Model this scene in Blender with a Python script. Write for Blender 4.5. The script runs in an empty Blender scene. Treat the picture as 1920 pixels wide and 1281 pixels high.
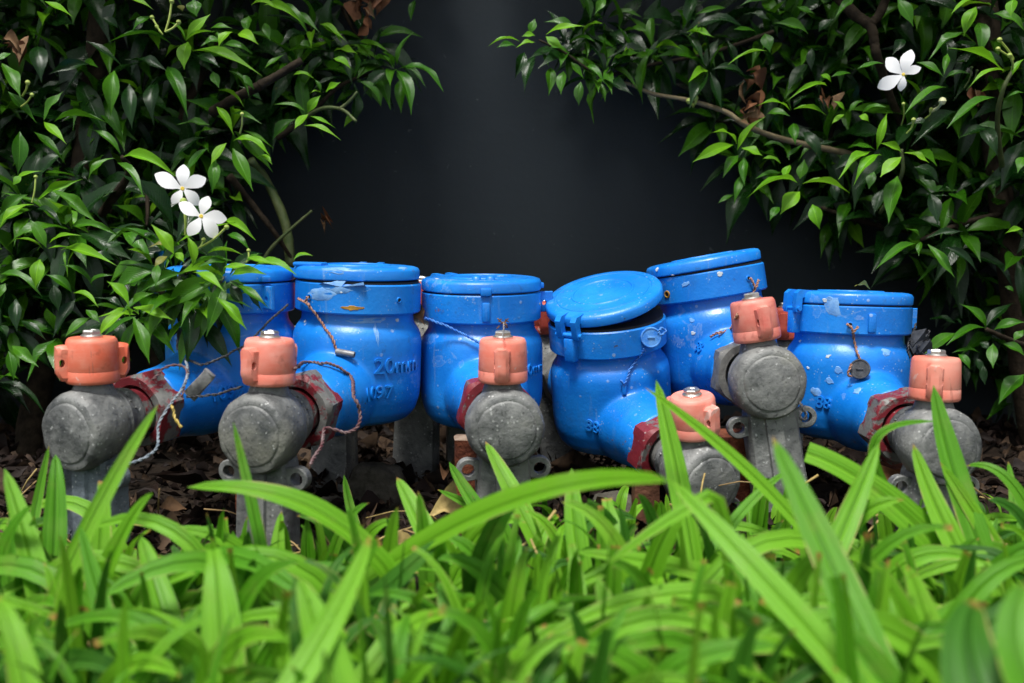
import bpy, bmesh, math, random
from mathutils import Vector, Matrix, Euler, noise
from mathutils.bvhtree import BVHTree
random.seed(11)
S = bpy.context.scene
COL = S.collection
PI = math.pi

# ------------------------------------------------------------------ camera, sky, sun, exposure
W0, H0, F = 1920.0, 1281.0, 1884.0
CAM = Vector((0.0, -0.80, 0.222))
PITCH = math.radians(7.0)
FWD = Vector((0, math.cos(PITCH), -math.sin(PITCH)))
RIGHT = Vector((1, 0, 0))
UP = RIGHT.cross(FWD)
cd = bpy.data.cameras.new('camera')
cam = bpy.data.objects.new('camera', cd)
COL.objects.link(cam)
cam.location = CAM
cam.rotation_euler = (PI / 2 - PITCH, 0, 0)
cd.sensor_width = 36.0
cd.lens = 36.0 * F / W0
cd.clip_start = 0.01
cd.clip_end = 200
cd.dof.use_dof = True
cd.dof.focus_distance = 0.80
cd.dof.aperture_fstop = 8.2
S.camera = cam

SUN_EL, SUN_AZ = math.radians(69), math.radians(202)
w = bpy.data.worlds.new('World')
S.world = w
w.use_nodes = True
nt = w.node_tree
bg = nt.nodes['Background']
sky = nt.nodes.new('ShaderNodeTexSky')
sky.sky_type = 'NISHITA'
sky.sun_disc = False
sky.sun_elevation = SUN_EL
sky.sun_rotation = SUN_AZ
sky.air_density = 1.0
sky.dust_density = 3.0
hs = nt.nodes.new('ShaderNodeHueSaturation')
hs.inputs['Saturation'].default_value = 0.35
nt.links.new(sky.outputs[0], hs.inputs['Color'])
nt.links.new(hs.outputs[0], bg.inputs['Color'])
bg.inputs['Strength'].default_value = 0.05
sd = bpy.data.lights.new('sun', 'SUN')
sd.energy = 1.5
sd.angle = math.radians(14)
sd.color = (1.0, 0.97, 0.92)
sun = bpy.data.objects.new('sun', sd)
COL.objects.link(sun)
sdir = Vector((math.sin(SUN_AZ) * math.cos(SUN_EL), math.cos(SUN_AZ) * math.cos(SUN_EL), math.sin(SUN_EL)))
sun.rotation_euler = sdir.to_track_quat('Z', 'Y').to_euler()
S.view_settings.view_transform = 'Standard'
S.view_settings.look = 'None'
S.view_settings.exposure = 1.7
S.view_settings.gamma = 1.0
S.view_settings.use_curve_mapping = False
S.cycles.use_denoising = True
S.cycles.max_bounces = 8


def P(px, py, d):
    """the point of the place seen at pixel (px, py), d metres ahead"""
    return CAM + d * (FWD + RIGHT * ((px - W0 / 2) / F) + UP * ((H0 / 2 - py) / F))


def ray(px, py):
    return (FWD + RIGHT * ((px - W0 / 2) / F) + UP * ((H0 / 2 - py) / F)).normalized()


def proj(p):
    v = p - CAM
    d = v.dot(FWD)
    return (W0 / 2 + F * v.dot(RIGHT) / d, H0 / 2 - F * v.dot(UP) / d, d)


# ------------------------------------------------------------------ materials
class N:
    def __init__(s, name):
        s.m = bpy.data.materials.new(name)
        s.m.use_nodes = True
        s.t = s.m.node_tree
        s.p = s.t.nodes['Principled BSDF']
        s.out = s.t.nodes['Material Output']

    def new(s, typ, ins=None, **kw):
        n = s.t.nodes.new(typ)
        for k, v in kw.items():
            setattr(n, k, v)
        for k, v in (ins or {}).items():
            s.set(n, k, v)
        return n

    def set(s, n, k, v):
        if isinstance(v, bpy.types.NodeSocket):
            s.t.links.new(v, n.inputs[k])
        else:
            n.inputs[k].default_value = v

    def P(s, **kw):
        for k, v in kw.items():
            s.set(s.p, k.replace('_', ' '), v)

    def mix(s, f, a, b, mode='MIX'):
        n = s.new('ShaderNodeMix', data_type='RGBA', blend_type=mode)
        s.set(n, 0, f)
        for k, v in ((6, a), (7, b)):
            if not isinstance(v, bpy.types.NodeSocket):
                v = (*v, 1) if len(v) == 3 else v
            s.set(n, k, v)
        return n.outputs[2]

    def math(s, op, a, b=0.0, c=0.0):
        n = s.new('ShaderNodeMath', operation=op)
        s.set(n, 0, a); s.set(n, 1, b); s.set(n, 2, c)
        return n.outputs[0]

    def noise(s, vec, scale, detail=4, rough=0.55, dist=0.0):
        n = s.new('ShaderNodeTexNoise', {'Scale': scale, 'Detail': detail, 'Roughness': rough, 'Distortion': dist})
        if vec is not None:
            s.set(n, 'Vector', vec)
        return n.outputs['Fac']

    def ramp(s, f, a, b, va=0.0, vb=1.0):
        n = s.new('ShaderNodeMapRange', {'Value': f, 'From Min': a, 'From Max': b, 'To Min': va, 'To Max': vb})
        n.clamp = True
        return n.outputs[0]

    def bump(s, h, strength=0.3, dist=0.001):
        n = s.new('ShaderNodeBump', {'Strength': strength, 'Distance': dist, 'Height': h})
        s.set(s.p, 'Normal', n.outputs[0])
        return n.outputs[0]

    def coords(s):
        tc = s.new('ShaderNodeTexCoord')
        oi = s.new('ShaderNodeObjectInfo')
        geo = s.new('ShaderNodeNewGeometry')
        off = s.new('ShaderNodeVectorMath', operation='SCALE')
        comb = s.new('ShaderNodeCombineXYZ', {0: oi.outputs['Random'], 1: oi.outputs['Random'], 2: oi.outputs['Random']})
        s.set(off, 0, comb.outputs[0]); off.inputs['Scale'].default_value = 7.3
        add = s.new('ShaderNodeVectorMath', operation='ADD')
        s.set(add, 0, geo.outputs['Position']); s.set(add, 1, off.outputs[0])
        s.uv = tc.outputs['UV']; s.obj = tc.outputs['Object']; s.rnd = oi.outputs['Random']
        s.pos = geo.outputs['Position']; s.isl = geo.outputs['Random Per Island']
        return add.outputs[0]


def mat_blue():
    n = N('blue_paint'); v = n.coords(); v = n.pos
    fade = n.ramp(n.noise(v, 17, 5, .6), .42, .66)
    c = n.mix(fade, (0.004, 0.170, 0.62), (0.014, 0.245, 0.76))
    patch = n.ramp(n.noise(v, 24, 6, .62, .6), .635, .66)
    c = n.mix(n.math('MULTIPLY', patch, .22), c, (0.10, 0.29, 0.68))
    edge = n.math('MULTIPLY', n.ramp(n.noise(v, 24, 6, .62, .6), .62, .636), n.ramp(n.noise(v, 24, 6, .62, .6), .655, .637))
    c = n.mix(n.math('MULTIPLY', edge, .22), c, (0.42, 0.55, 0.68))
    vo = n.new('ShaderNodeTexVoronoi', {'Vector': v, 'Scale': 95.0, 'Randomness': 1.0})
    sp = n.math('MULTIPLY', n.ramp(vo.outputs['Distance'], .16, .10), n.ramp(n.noise(v, 31, 2), .50, .58))
    c = n.mix(n.math('MULTIPLY', sp, .42), c, (0.45, 0.55, 0.62))
    vo2 = n.new('ShaderNodeTexVoronoi', {'Vector': v, 'Scale': 310.0, 'Randomness': 1.0})
    sp2 = n.math('MULTIPLY', n.ramp(vo2.outputs['Distance'], .20, .12), n.ramp(n.noise(v, 55, 2), .50, .62))
    c = n.mix(n.math('MULTIPLY', sp2, .6), c, (0.40, 0.52, 0.62))
    chip = n.ramp(n.noise(v, 62, 5, .6), .715, .73)
    c = n.mix(n.math('MULTIPLY', chip, .8), c, (0.06, 0.05, 0.035))
    dirt = n.ramp(n.noise(v, 45, 6, .7), .52, .78)
    c = n.mix(n.math('MULTIPLY', dirt, .22), c, (0.05, 0.07, 0.09))
    mp = n.new('ShaderNodeMapping', {'Vector': v, 'Scale': (150, 150, 14)})
    run = n.math('MULTIPLY', n.ramp(n.noise(mp.outputs[0], 1.0, 5, .6), .60, .70), n.ramp(n.noise(v, 14, 3), .48, .62))
    c = n.mix(n.math('MULTIPLY', run, .45), c, (.16, .30, .50))
    gr = n.math('MULTIPLY', n.ramp(n.noise(v, 120, 6, .7), .56, .68), n.ramp(n.noise(v, 20, 4), .50, .66))
    c = n.mix(n.math('MULTIPLY', gr, .6), c, (.035, .045, .055))
    rs = n.math('MULTIPLY', n.ramp(n.noise(v, 150, 5, .65), .62, .67), n.ramp(n.noise(v, 11, 3), .56, .64))
    c = n.mix(n.math('MULTIPLY', rs, .75), c, (.16, .07, .02))
    n.P(Base_Color=c, Roughness=n.ramp(n.noise(v, 30, 4), .3, .7, .26, .46), Specular_IOR_Level=.5)
    h = n.math('ADD', n.noise(v, 420, 3, .5), n.math('MULTIPLY', n.noise(v, 90, 3), 1.2))
    h = n.math('ADD', h, n.math('MULTIPLY', sp, 0.8))
    n.bump(h, .22, .0007)
    return n.m


def mat_zinc(name='cast_zinc', tint=(1, 1, 1)):
    n = N(name); n.coords(); v = n.pos
    a = n.noise(v, 38, 7, .66)
    c = n.mix(n.ramp(a, .34, .68), tuple(x * t for x, t in zip((.052, .056, .058), tint)), tuple(x * t for x, t in zip((.25, .255, .245), tint)))
    g = n.ramp(n.noise(v, 19, 4, .6), .56, .74)
    c = n.mix(n.math('MULTIPLY', g, .5), c, (.13, .125, .075))
    sp = n.ramp(n.noise(v, 260, 3, .6), .665, .70)
    c = n.mix(n.math('MULTIPLY', sp, .7), c, (.48, .49, .48))
    vz = n.new('ShaderNodeTexVoronoi', {'Vector': v, 'Scale': 240.0, 'Randomness': 1.0})
    ws = n.math('MULTIPLY', n.ramp(vz.outputs['Distance'], .22, .12), n.ramp(n.noise(v, 44, 3), .50, .60))
    c = n.mix(n.math('MULTIPLY', ws, .6), c, (.55, .56, .54))
    pit = n.ramp(n.noise(v, 330, 2, .5), .36, .29)
    c = n.mix(n.math('MULTIPLY', pit, .6), c, (.03, .03, .03))
    stain = n.ramp(n.noise(v, 70, 5, .65), .62, .70)
    c = n.mix(n.math('MULTIPLY', stain, .4), c, (.36, .37, .36))
    n.P(Base_Color=c, Roughness=n.ramp(a, .3, .7, .42, .68), Metallic=.15, Specular_IOR_Level=.5)
    n.bump(n.math('ADD', n.noise(v, 300, 5, .6), n.math('MULTIPLY', n.noise(v, 60, 4), .8)), .6, .0012)
    return n.m


def mat_cap(name, base, light, amt):
    n = N(name); n.coords(); v = n.pos
    a = n.noise(v, 42, 6, .6, .4)
    st = n.new('ShaderNodeMapping', {'Vector': v, 'Scale': (60, 60, 230)})
    s2 = n.noise(st.outputs[0], 1.0, 5, .6)
    c = n.mix(n.ramp(a, .38, .66, 0, amt), base, light)
    c = n.mix(n.ramp(s2, .5, .75, 0, .4), c, light)
    wv = n.ramp(n.noise(v, 85, 5, .6, .5), .655, .67)
    c = n.mix(n.math('MULTIPLY', wv, .55), c, (.72, .55, .50))
    scr = n.new('ShaderNodeMapping', {'Vector': v, 'Scale': (420, 420, 40), 'Rotation': (0, .5, 0)})
    c = n.mix(n.ramp(n.noise(scr.outputs[0], 1.0, 2, .5), .70, .74, 0, .5), c, (.30, .12, .09))
    dk = n.ramp(n.noise(v, 70, 4, .6), .40, .30)
    c = n.mix(n.math('MULTIPLY', dk, .5), c, tuple(x * .35 for x in base))
    n.P(Base_Color=c, Roughness=.46, Specular_IOR_Level=.4, Subsurface_Weight=.0)
    n.bump(n.math('ADD', n.noise(v, 220, 4, .6), n.math('MULTIPLY', s2, .7)), .2, .0006)
    return n.m


def mat_red(name, amount):
    n = N(name); n.coords(); v = n.pos
    a = n.noise(v, 48, 7, .66, .3)
    grey = n.mix(n.noise(v, 160, 4), (.05, .05, .048), (.22, .22, .21))
    red = n.mix(n.noise(v, 90, 4), (.10, .008, .014), (.24, .022, .032))
    k = n.ramp(a, amount, amount - .05)
    c = n.mix(k, grey, red)
    sp = n.ramp(n.noise(v, 240, 3, .6), .66, .70)
    c = n.mix(n.math('MULTIPLY', sp, .5), c, (.45, .42, .40))
    n.P(Base_Color=c, Roughness=.5, Metallic=.0, Specular_IOR_Level=.45)
    n.bump(n.math('ADD', n.noise(v, 260, 5, .65), n.math('MULTIPLY', k, .6)), .55, .0009)
    return n.m


def mat_plain(name, c1, c2, scale, rough=.6, metal=0.0, bump=.3, bdist=.0008, bscale=None, spec=.4):
    n = N(name); n.coords(); v = n.pos
    c = n.mix(n.ramp(n.noise(v, scale, 6, .62), .34, .66), c1, c2)
    n.P(Base_Color=c, Roughness=rough, Metallic=metal, Specular_IOR_Level=spec)
    n.bump(n.noise(v, bscale or scale * 4, 5, .6), bump, bdist)
    return n.m


def mat_leaf(name, c1, c2, rough=.33, trans=.28, veins=True, spec=.5):
    n = N(name); n.coords()
    r = n.math('FRACT', n.math('ADD', n.rnd, n.isl))
    c = n.mix(r, c1, c2)
    sep = n.new('ShaderNodeSeparateXYZ', {0: n.uv})
    u, vv = sep.outputs[0], sep.outputs[1]
    au = n.math('ABSOLUTE', n.math('SUBTRACT', u, .5))
    rib = n.ramp(au, .035, .012)
    c = n.mix(n.math('MULTIPLY', rib, .55), c, tuple(min(1, x * 1.9 + .012) for x in c2))
    ph = n.math('SUBTRACT', n.math('MULTIPLY', vv, 62.0), n.math('MULTIPLY', au, 34.0))
    vein = n.math('POWER', n.math('ABSOLUTE', n.math('SINE', ph)), .55)
    mott = n.noise(n.pos, 90, 4, .6)
    c = n.mix(n.ramp(mott, .35, .7, 0, .35), c, tuple(x * .55 for x in c1))
    c = n.mix(n.ramp(n.noise(n.pos, 140, 3), .72, .76, 0, .6), c, (.16, .15, .03))
    n.P(Base_Color=c, Roughness=n.ramp(mott, .3, .7, rough - .05, rough + .1), Specular_IOR_Level=spec)
    hgt = n.math('ADD', n.math('MULTIPLY', vein, .5), n.math('MULTIPLY', rib, -1.2))
    hgt = n.math('ADD', hgt, n.math('MULTIPLY', mott, .6))
    nb = n.bump(hgt, .35, .0006)
    tr = n.new('ShaderNodeBsdfTranslucent', {'Color': n.mix(.5, c, tuple(min(1, x * 1.6) for x in c2)), 'Normal': nb})
    ms = n.new('ShaderNodeMixShader', {0: trans, 1: n.p.outputs[0], 2: tr.outputs[0]})
    n.t.links.new(ms.outputs[0], n.out.inputs[0])
    return n.m


def mat_grass(name, c1, c2, rough=.42, trans=.35):
    n = N(name); n.coords()
    r = n.math('FRACT', n.math('ADD', n.rnd, n.isl))
    c = n.mix(r, c1, c2)
    sep = n.new('ShaderNodeSeparateXYZ', {0: n.uv})
    u, vv = sep.outputs[0], sep.outputs[1]
    comb = n.new('ShaderNodeCombineXYZ', {0: n.math('MULTIPLY', u, 11.0), 1: n.math('MULTIPLY', vv, .6), 2: n.math('MULTIPLY', r, 30.0)})
    st = n.noise(comb.outputs[0], 1.0, 3, .6)
    c = n.mix(n.ramp(st, .35, .65, 0, .8), c, tuple(min(.8, x * 1.3 + .01) for x in c2))
    pale = n.ramp(n.noise(n.pos, 28, 4, .6), .55, .70, 0, .3)
    c = n.mix(pale, c, (.22, .40, .07))
    au = n.math('ABSOLUTE', n.math('SUBTRACT', u, .5))
    rib = n.ramp(au, .10, .02)
    c = n.mix(n.math('MULTIPLY', rib, .45), c, tuple(x * .55 for x in c1))
    m = n.noise(n.pos, 60, 4, .6)
    c = n.mix(n.ramp(m, .55, .75, 0, .35), c, (.22, .30, .05))
    tip = n.math('MULTIPLY', n.ramp(n.math('ADD', vv, n.math('MULTIPLY', m, .06)), 1.0, 1.03), n.ramp(r, .45, .5))
    c = n.mix(tip, c, (.42, .20, .06))
    edge = n.math('MULTIPLY', n.ramp(n.math('ADD', au, n.math('MULTIPLY', n.noise(n.pos, 150, 3), .06)), .475, .51), n.ramp(n.noise(n.pos, 35, 3), .54, .62))
    c = n.mix(n.math('MULTIPLY', edge, .8), c, (.50, .42, .16))
    n.P(Base_Color=c, Roughness=rough, Specular_IOR_Level=.3)
    nb = n.bump(n.math('ADD', st, n.math('MULTIPLY', rib, -.9)), .6, .0012)
    tr = n.new('ShaderNodeBsdfTranslucent', {'Color': n.mix(.4, c, tuple(min(1, x * 1.5) for x in c2)), 'Normal': nb})
    ms = n.new('ShaderNodeMixShader', {0: trans, 1: n.p.outputs[0], 2: tr.outputs[0]})
    n.t.links.new(ms.outputs[0], n.out.inputs[0])
    return n.m


def mat_dry(name, cols, rough=.75):
    n = N(name); n.coords()
    r = n.math('FRACT', n.math('ADD', n.rnd, n.isl))
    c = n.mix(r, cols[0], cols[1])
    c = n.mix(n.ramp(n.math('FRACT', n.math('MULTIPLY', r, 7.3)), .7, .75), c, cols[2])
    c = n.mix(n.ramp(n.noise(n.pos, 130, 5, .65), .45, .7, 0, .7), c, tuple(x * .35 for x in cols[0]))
    n.P(Base_Color=c, Roughness=rough, Specular_IOR_Level=.3)
    n.bump(n.noise(n.pos, 240, 5, .6), .5, .0008)
    return n.m


def mat_wall():
    n = N('dark_painted_wall'); n.coords(); v = n.pos
    a = n.noise(v, 3.2, 6, .6)
    c = n.mix(a, (.0150, .0215, .0265), (.0195, .0275, .0335))
    mp = n.new('ShaderNodeMapping', {'Vector': v, 'Scale': (7, 1, 26)})
    b = n.noise(mp.outputs[0], 1.0, 6, .65)
    c = n.mix(n.ramp(b, .55, .8, 0, .15), c, (.036, .046, .055))
    sc = n.ramp(n.noise(v, 60, 3, .5, 1.5), .72, .74)
    c = n.mix(n.math('MULTIPLY', sc, .5), c, (.10, .11, .11))
    m3 = n.new('ShaderNodeMapping', {'Vector': v, 'Scale': (5, 1, 2.2)})
    c = n.mix(n.ramp(n.noise(m3.outputs[0], 1.0, 6, .7), .55, .75, 0, .35), c, (.013, .019, .024))
    n.P(Base_Color=c, Roughness=.62, Specular_IOR_Level=.35)
    n.bump(n.math('ADD', n.math('MULTIPLY', n.noise(mp.outputs[0], 2.5, 6, .6), .7), n.noise(v, 160, 4)), .15, .0010)
    return n.m


M_BLUE = mat_blue()
M_ZINC = mat_zinc()
M_ZINC_BLUE = mat_zinc('cast_zinc_bluish', (.85, 1.0, 1.18))
M_CAPS = [mat_cap('salmon_plastic_worn', (.70, .130, .065), (.74, .33, .24), .5),
          mat_cap('salmon_plastic', (.76, .205, .145), (.82, .41, .34), .6),
          mat_cap('salmon_plastic_dull', (.74, .19, .13), (.80, .39, .32), .55),
          mat_cap('salmon_plastic_pale', (.76, .21, .155), (.82, .41, .34), .6),
          mat_cap('salmon_plastic_reddish', (.64, .155, .12), (.72, .34, .27), .6),
          mat_cap('salmon_plastic_streaked', (.74, .195, .135), (.74, .36, .28), .6)]
M_CAPBACK = mat_cap('dull_red_plastic', (.36, .05, .03), (.48, .10, .07), .5)
M_REDGREY = mat_red('worn_red_paint', .54)
M_REDFULL = mat_red('red_paint', .60)
M_GREYNUT = mat_red('bare_dark_iron', .30)
M_STEEL = mat_plain('bolt_steel', (.42, .42, .40), (.62, .61, .58), 180, .32, .85, .2, .0004, spec=.5)
M_BLACKGAP = mat_plain('gap_shade_black', (.008, .008, .009), (.016, .016, .017), 90, .7)  # black for the shade inside lid gaps and drilled holes
M_WALL = mat_wall()
M_SOIL = mat_plain('dark_soil', (.008, .006, .004), (.03, .019, .012), 55, .9, 0, .9, .004, 170, spec=.2)
M_BARK = mat_plain('brown_bark', (.013, .009, .005), (.042, .030, .018), 120, .85, 0, .8, .0015, 320, spec=.2)
M_TWIG = mat_plain('green_twig', (.05, .085, .02), (.11, .13, .045), 90, .6, 0, .3, .0006)
M_STONE = mat_plain('mossy_stone', (.03, .028, .02), (.11, .10, .08), 60, .9, 0, .9, .003, 170, spec=.2)
M_RUST = mat_plain('rusty_iron', (.055, .014, .008), (.20, .062, .030), 75, .85, 0, .9, .002, 260, spec=.2)
M_WOOD = mat_plain('brown_stub', (.045, .016, .009), (.15, .065, .038), 75, .85, 0, .8, .0018, 220, spec=.2)
M_PALETOP = mat_plain('pale_lichen', (.14, .09, .06), (.34, .26, .20), 120, .85)
M_LEAF = [mat_leaf('dark_shaded_leaf', (.0040, .026, .0030), (.010, .046, .005), .24, .14, spec=.36),  # shade deep in the shrubs is mixed into this dark green
          mat_leaf('green_leaf', (.028, .125, .004), (.058, .185, .008), .27, .22, spec=.30),
          mat_leaf('young_lit_leaf', (.105, .33, .008), (.185, .42, .016), .32, .34, spec=.25),  # young leaf colour, raised to stand in for leaves catching light
          mat_leaf('yellow_leaf', (.16, .17, .02), (.22, .22, .03), .4, .3)]
M_GRASS = [mat_grass('light_grass', (.098, .305, .006), (.150, .375, .014)),
           mat_grass('green_grass', (.050, .210, .004), (.090, .280, .008)),
           mat_grass('dark_grass', (.016, .095, .003), (.036, .145, .006))]
M_DRY = mat_dry('dry_leaf', [(.10, .048, .022), (.20, .115, .055), (.30, .20, .10)])
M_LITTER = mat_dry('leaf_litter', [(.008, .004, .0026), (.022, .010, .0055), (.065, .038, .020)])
M_DRYRED = mat_dry('dry_orange_leaf', [(.11, .042, .018), (.18, .075, .030), (.20, .12, .06)])
M_DRYYEL = mat_dry('dry_yellow_leaf', [(.36, .26, .09), (.42, .32, .13), (.30, .20, .09)])
M_PETAL = mat_plain('white_petal', (.78, .79, .80), (.84, .84, .84), 60, .5, 0, .15, .0005)
M_YEL = mat_plain('yellow_throat', (.70, .50, .05), (.78, .60, .10), 60, .6)
M_BUD = mat_plain('green_bud', (.26, .38, .06), (.40, .48, .12), 90, .45)
M_BUDW = mat_plain('cream_bud', (.55, .58, .30), (.66, .66, .42), 90, .45)
M_WIRES = {'black': mat_plain('black_wire', (.02, .02, .022), (.06, .06, .065), 200, .45),
           'copper': mat_plain('copper_wire', (.22, .09, .05), (.42, .24, .17), 260, .5),
           'bluewhite': mat_plain('bluish_wire', (.10, .14, .18), (.34, .38, .42), 220, .5),
           'red': mat_plain('reddish_wire', (.09, .022, .028), (.17, .12, .12), 130, .5),
           'grey': mat_plain('grey_wire', (.16, .16, .155), (.34, .34, .33), 200, .5),
           'blue': mat_plain('painted_blue_wire', (.006, .10, .48), (.08, .26, .62), 160, .45),
           'yellow': mat_plain('yellow_wire', (.40, .28, .05), (.55, .42, .12), 200, .5)}
M_SEAL = mat_plain('dark_seal', (.03, .033, .04), (.085, .09, .10), 200, .5)
M_LEAD = mat_plain('grey_lead', (.10, .10, .105), (.30, .30, .30), 150, .5, .3)
M_RUSTSPOT = mat_plain('rust_stain', (.22, .09, .01), (.45, .25, .03), 200, .75)


# ------------------------------------------------------------------ mesh helpers
class MB:
    def __init__(s):
        s.v, s.f, s.uv, s.mi = [], [], [], []

    def add(s, verts, faces, uvs=None, mi=0, M=None):
        o = len(s.v)
        s.v += [tuple(M @ Vector(p)) for p in verts] if M is not None else [tuple(p) for p in verts]
        s.uv += uvs if uvs else [(0, 0)] * len(verts)
        for f in faces:
            s.f.append(tuple(i + o for i in f)); s.mi.append(mi)
        return s

    def data(s, name, mats, smooth=True, sharp=None):
        me = bpy.data.meshes.new(name)
        me.from_pydata(s.v, [], s.f)
        for m in (mats if isinstance(mats, (list, tuple)) else [mats]):
            me.materials.append(m)
        me.polygons.foreach_set('material_index', s.mi)
        me.polygons.foreach_set('use_smooth', [smooth] * len(s.f))
        ul = me.uv_layers.new(name='UVMap')
        li = [0] * len(me.loops)
        me.loops.foreach_get('vertex_index', li)
        flat = []
        for i in li:
            flat += s.uv[i]
        ul.data.foreach_set('uv', flat)
        if smooth and sharp:
            me.set_sharp_from_angle(angle=math.radians(sharp))
        me.update()
        return me

    def build(s, name, mats, parent=None, smooth=True, sharp=38):
        return link(name, s.data(name, mats, smooth, sharp), parent)


def link(name, data, parent=None, M=None):
    o = bpy.data.objects.new(name, data)
    COL.objects.link(o)
    if parent:
        o.parent = parent
    if M is not None:
        o.matrix_basis = M
    return o


def thing(name, label, cat, M=None, group=None):
    o = bpy.data.objects.new(name, None)
    o.empty_display_size = .01
    COL.objects.link(o)
    if M is not None:
        o.matrix_world = M
    return tag(o, label, cat, group)


def tag(o, label, cat, group=None, kind=None):
    o['label'] = label; o['category'] = cat
    if group: o['group'] = group
    if kind: o['kind'] = kind
    return o


def lathe(prof, segs=40, axis='Z', a0=0.0):
    """profile of (r, t); closed with poles when r = 0"""
    vs, fs, rows = [], [], []
    for r, t in prof:
        if r < 1e-7:
            rows.append([len(vs)]); vs.append((0, 0, t))
        else:
            rows.append(list(range(len(vs), len(vs) + segs)))
            for k in range(segs):
                a = a0 + 2 * PI * k / segs
                vs.append((r * math.cos(a), r * math.sin(a), t))
    for A, B in zip(rows, rows[1:]):
        for k in range(segs):
            k2 = (k + 1) % segs
            if len(A) == 1 and len(B) == 1: continue
            if len(A) == 1: fs.append((A[0], B[k2], B[k]))
            elif len(B) == 1: fs.append((A[k], A[k2], B[0]))
            else: fs.append((A[k], A[k2], B[k2], B[k]))
    if axis == '-Y':       # t runs towards -Y
        vs = [(x, -z, y) for x, y, z in vs]
    return vs, fs


def catmull(pts, n=8):
    pts = [Vector(p) for p in pts]
    q = [pts[0] * 2 - pts[1]] + pts + [pts[-1] * 2 - pts[-2]]
    out = []
    for i in range(1, len(q) - 2):
        a, b, c, d = q[i - 1:i + 3]
        for k in range(n):
            t = k / n
            out.append(.5 * ((2 * b) + (c - a) * t + (2 * a - 5 * b + 4 * c - d) * t * t + (3 * b - a - 3 * c + d) * t ** 3))
    out.append(pts[-1])
    return out


def frames(path):
    T = [(path[min(i + 1, len(path) - 1)] - path[max(i - 1, 0)]).normalized() for i in range(len(path))]
    n = T[0].orthogonal().normalized()
    out = []
    for t in T:
        n = (n - t * n.dot(t))
        n = n.normalized() if n.length > 1e-6 else t.orthogonal().normalized()
        out.append((t, n, t.cross(n)))
    return out


def tube(path, r, segs=6, knob=0.0):
    path = [Vector(p) for p in path]
    fr = frames(path)
    vs, fs, uv = [], [], []
    L = len(path)
    for i, (p, (t, n, b)) in enumerate(zip(path, fr)):
        rr = r(i / (L - 1)) if callable(r) else r
        if knob: rr *= 1 + knob * (random.random() - .5)
        for k in range(segs):
            a = 2 * PI * k / segs
            vs.append(p + (n * math.cos(a) + b * math.sin(a)) * rr); uv.append((k / segs, i / L))
    for i in range(L - 1):
        for k in range(segs):
            k2 = (k + 1) % segs
            fs.append((i * segs + k, i * segs + k2, (i + 1) * segs + k2, (i + 1) * segs + k))
    fs.append(tuple(range(segs))[::-1]); fs.append(tuple(range((L - 1) * segs, L * segs)))
    return vs, fs, uv


def rbox(sx, sy, sz, bev=.001, c=(0, 0, 0), seg=2):
    bm = bmesh.new()
    bmesh.ops.create_cube(bm, size=1.0)
    for v in bm.verts:
        v.co = Vector((v.co.x * sx + c[0], v.co.y * sy + c[1], v.co.z * sz + c[2]))
    bmesh.ops.bevel(bm, geom=bm.edges[:], offset=bev, segments=seg, affect='EDGES', profile=.5)
    bm.verts.index_update()
    vs = [tuple(v.co) for v in bm.verts]; fs = [tuple(v.index for v in f.verts) for f in bm.faces]
    bm.free()
    return vs, fs


def holed(outer, hole, th, bev=.0007):
    """plate in the local XZ plane with a hole and softened rim; outer and hole have equal counts; th along Y"""
    n = len(outer)
    cx = sum(x for x, z in outer) / n; cz = sum(z for x, z in outer) / n
    inset = []
    for x, z in outer:
        r = math.hypot(x - cx, z - cz); k = max(0, r - bev) / r
        inset.append((cx + (x - cx) * k, cz + (z - cz) * k))
    h = th / 2
    rings = [[(x, -h, z) for x, z in hole], [(x, -h, z) for x, z in inset], [(x, -h + bev, z) for x, z in outer],
             [(x, h - bev, z) for x, z in outer], [(x, h, z) for x, z in inset], [(x, h, z) for x, z in hole]]
    vs = [p for r in rings for p in r]
    fs = []
    for j in range(6):
        for i in range(n):
            k = (i + 1) % n; a, b = j * n, ((j + 1) % 6) * n
            fs.append((a + i, a + k, b + k, b + i))
    return vs, fs


def ring2(cx, cz, r, n, a0=0.0):
    return [(cx + r * math.cos(a0 + 2 * PI * k / n), cz + r * math.sin(a0 + 2 * PI * k / n)) for k in range(n)]


# ------------------------------------------------------------------ the setting: soil and wall
def ground_z(x, y):
    return -.004 + .010 * noise.noise((x * 6, y * 6, 1.3)) + .004 * noise.noise((x * 23, y * 23, 4.0)) - (.012 if y > -.1 else 0.0)


g = MB()
NX, NY = 150, 60
xs = [-6 + 12 * i / 40 for i in range(41)]
xs = sorted(set([round(v, 4) for v in xs if abs(v) > 1.01] + [-1 + 2 * i / 120 for i in range(121)]))
ys = sorted(set([-40, -20, -10, -5, -3, -2, -1.4] + [-1.1 + 1.45 * i / 88 for i in range(89)] + [.45]))
vs = [(x, y, ground_z(x, y)) for y in ys for x in xs]
nx = len(xs)
fs = [(j * nx + i, j * nx + i + 1, (j + 1) * nx + i + 1, (j + 1) * nx + i) for j in range(len(ys) - 1) for i in range(nx - 1)]
g.add(vs, fs)
soil = g.build('soil', M_SOIL, sharp=None)
soil['kind'] = 'structure'

WALL_Y = .335
mb = MB(); mb.add(*rbox(9, .12, 2.6, .004, (0, WALL_Y + .06, 1.2)))
wall = mb.build('wall', M_WALL)
tag(wall, 'plain dark slate painted wall standing behind the water meters and shrubs', 'wall', kind='thing')

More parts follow.
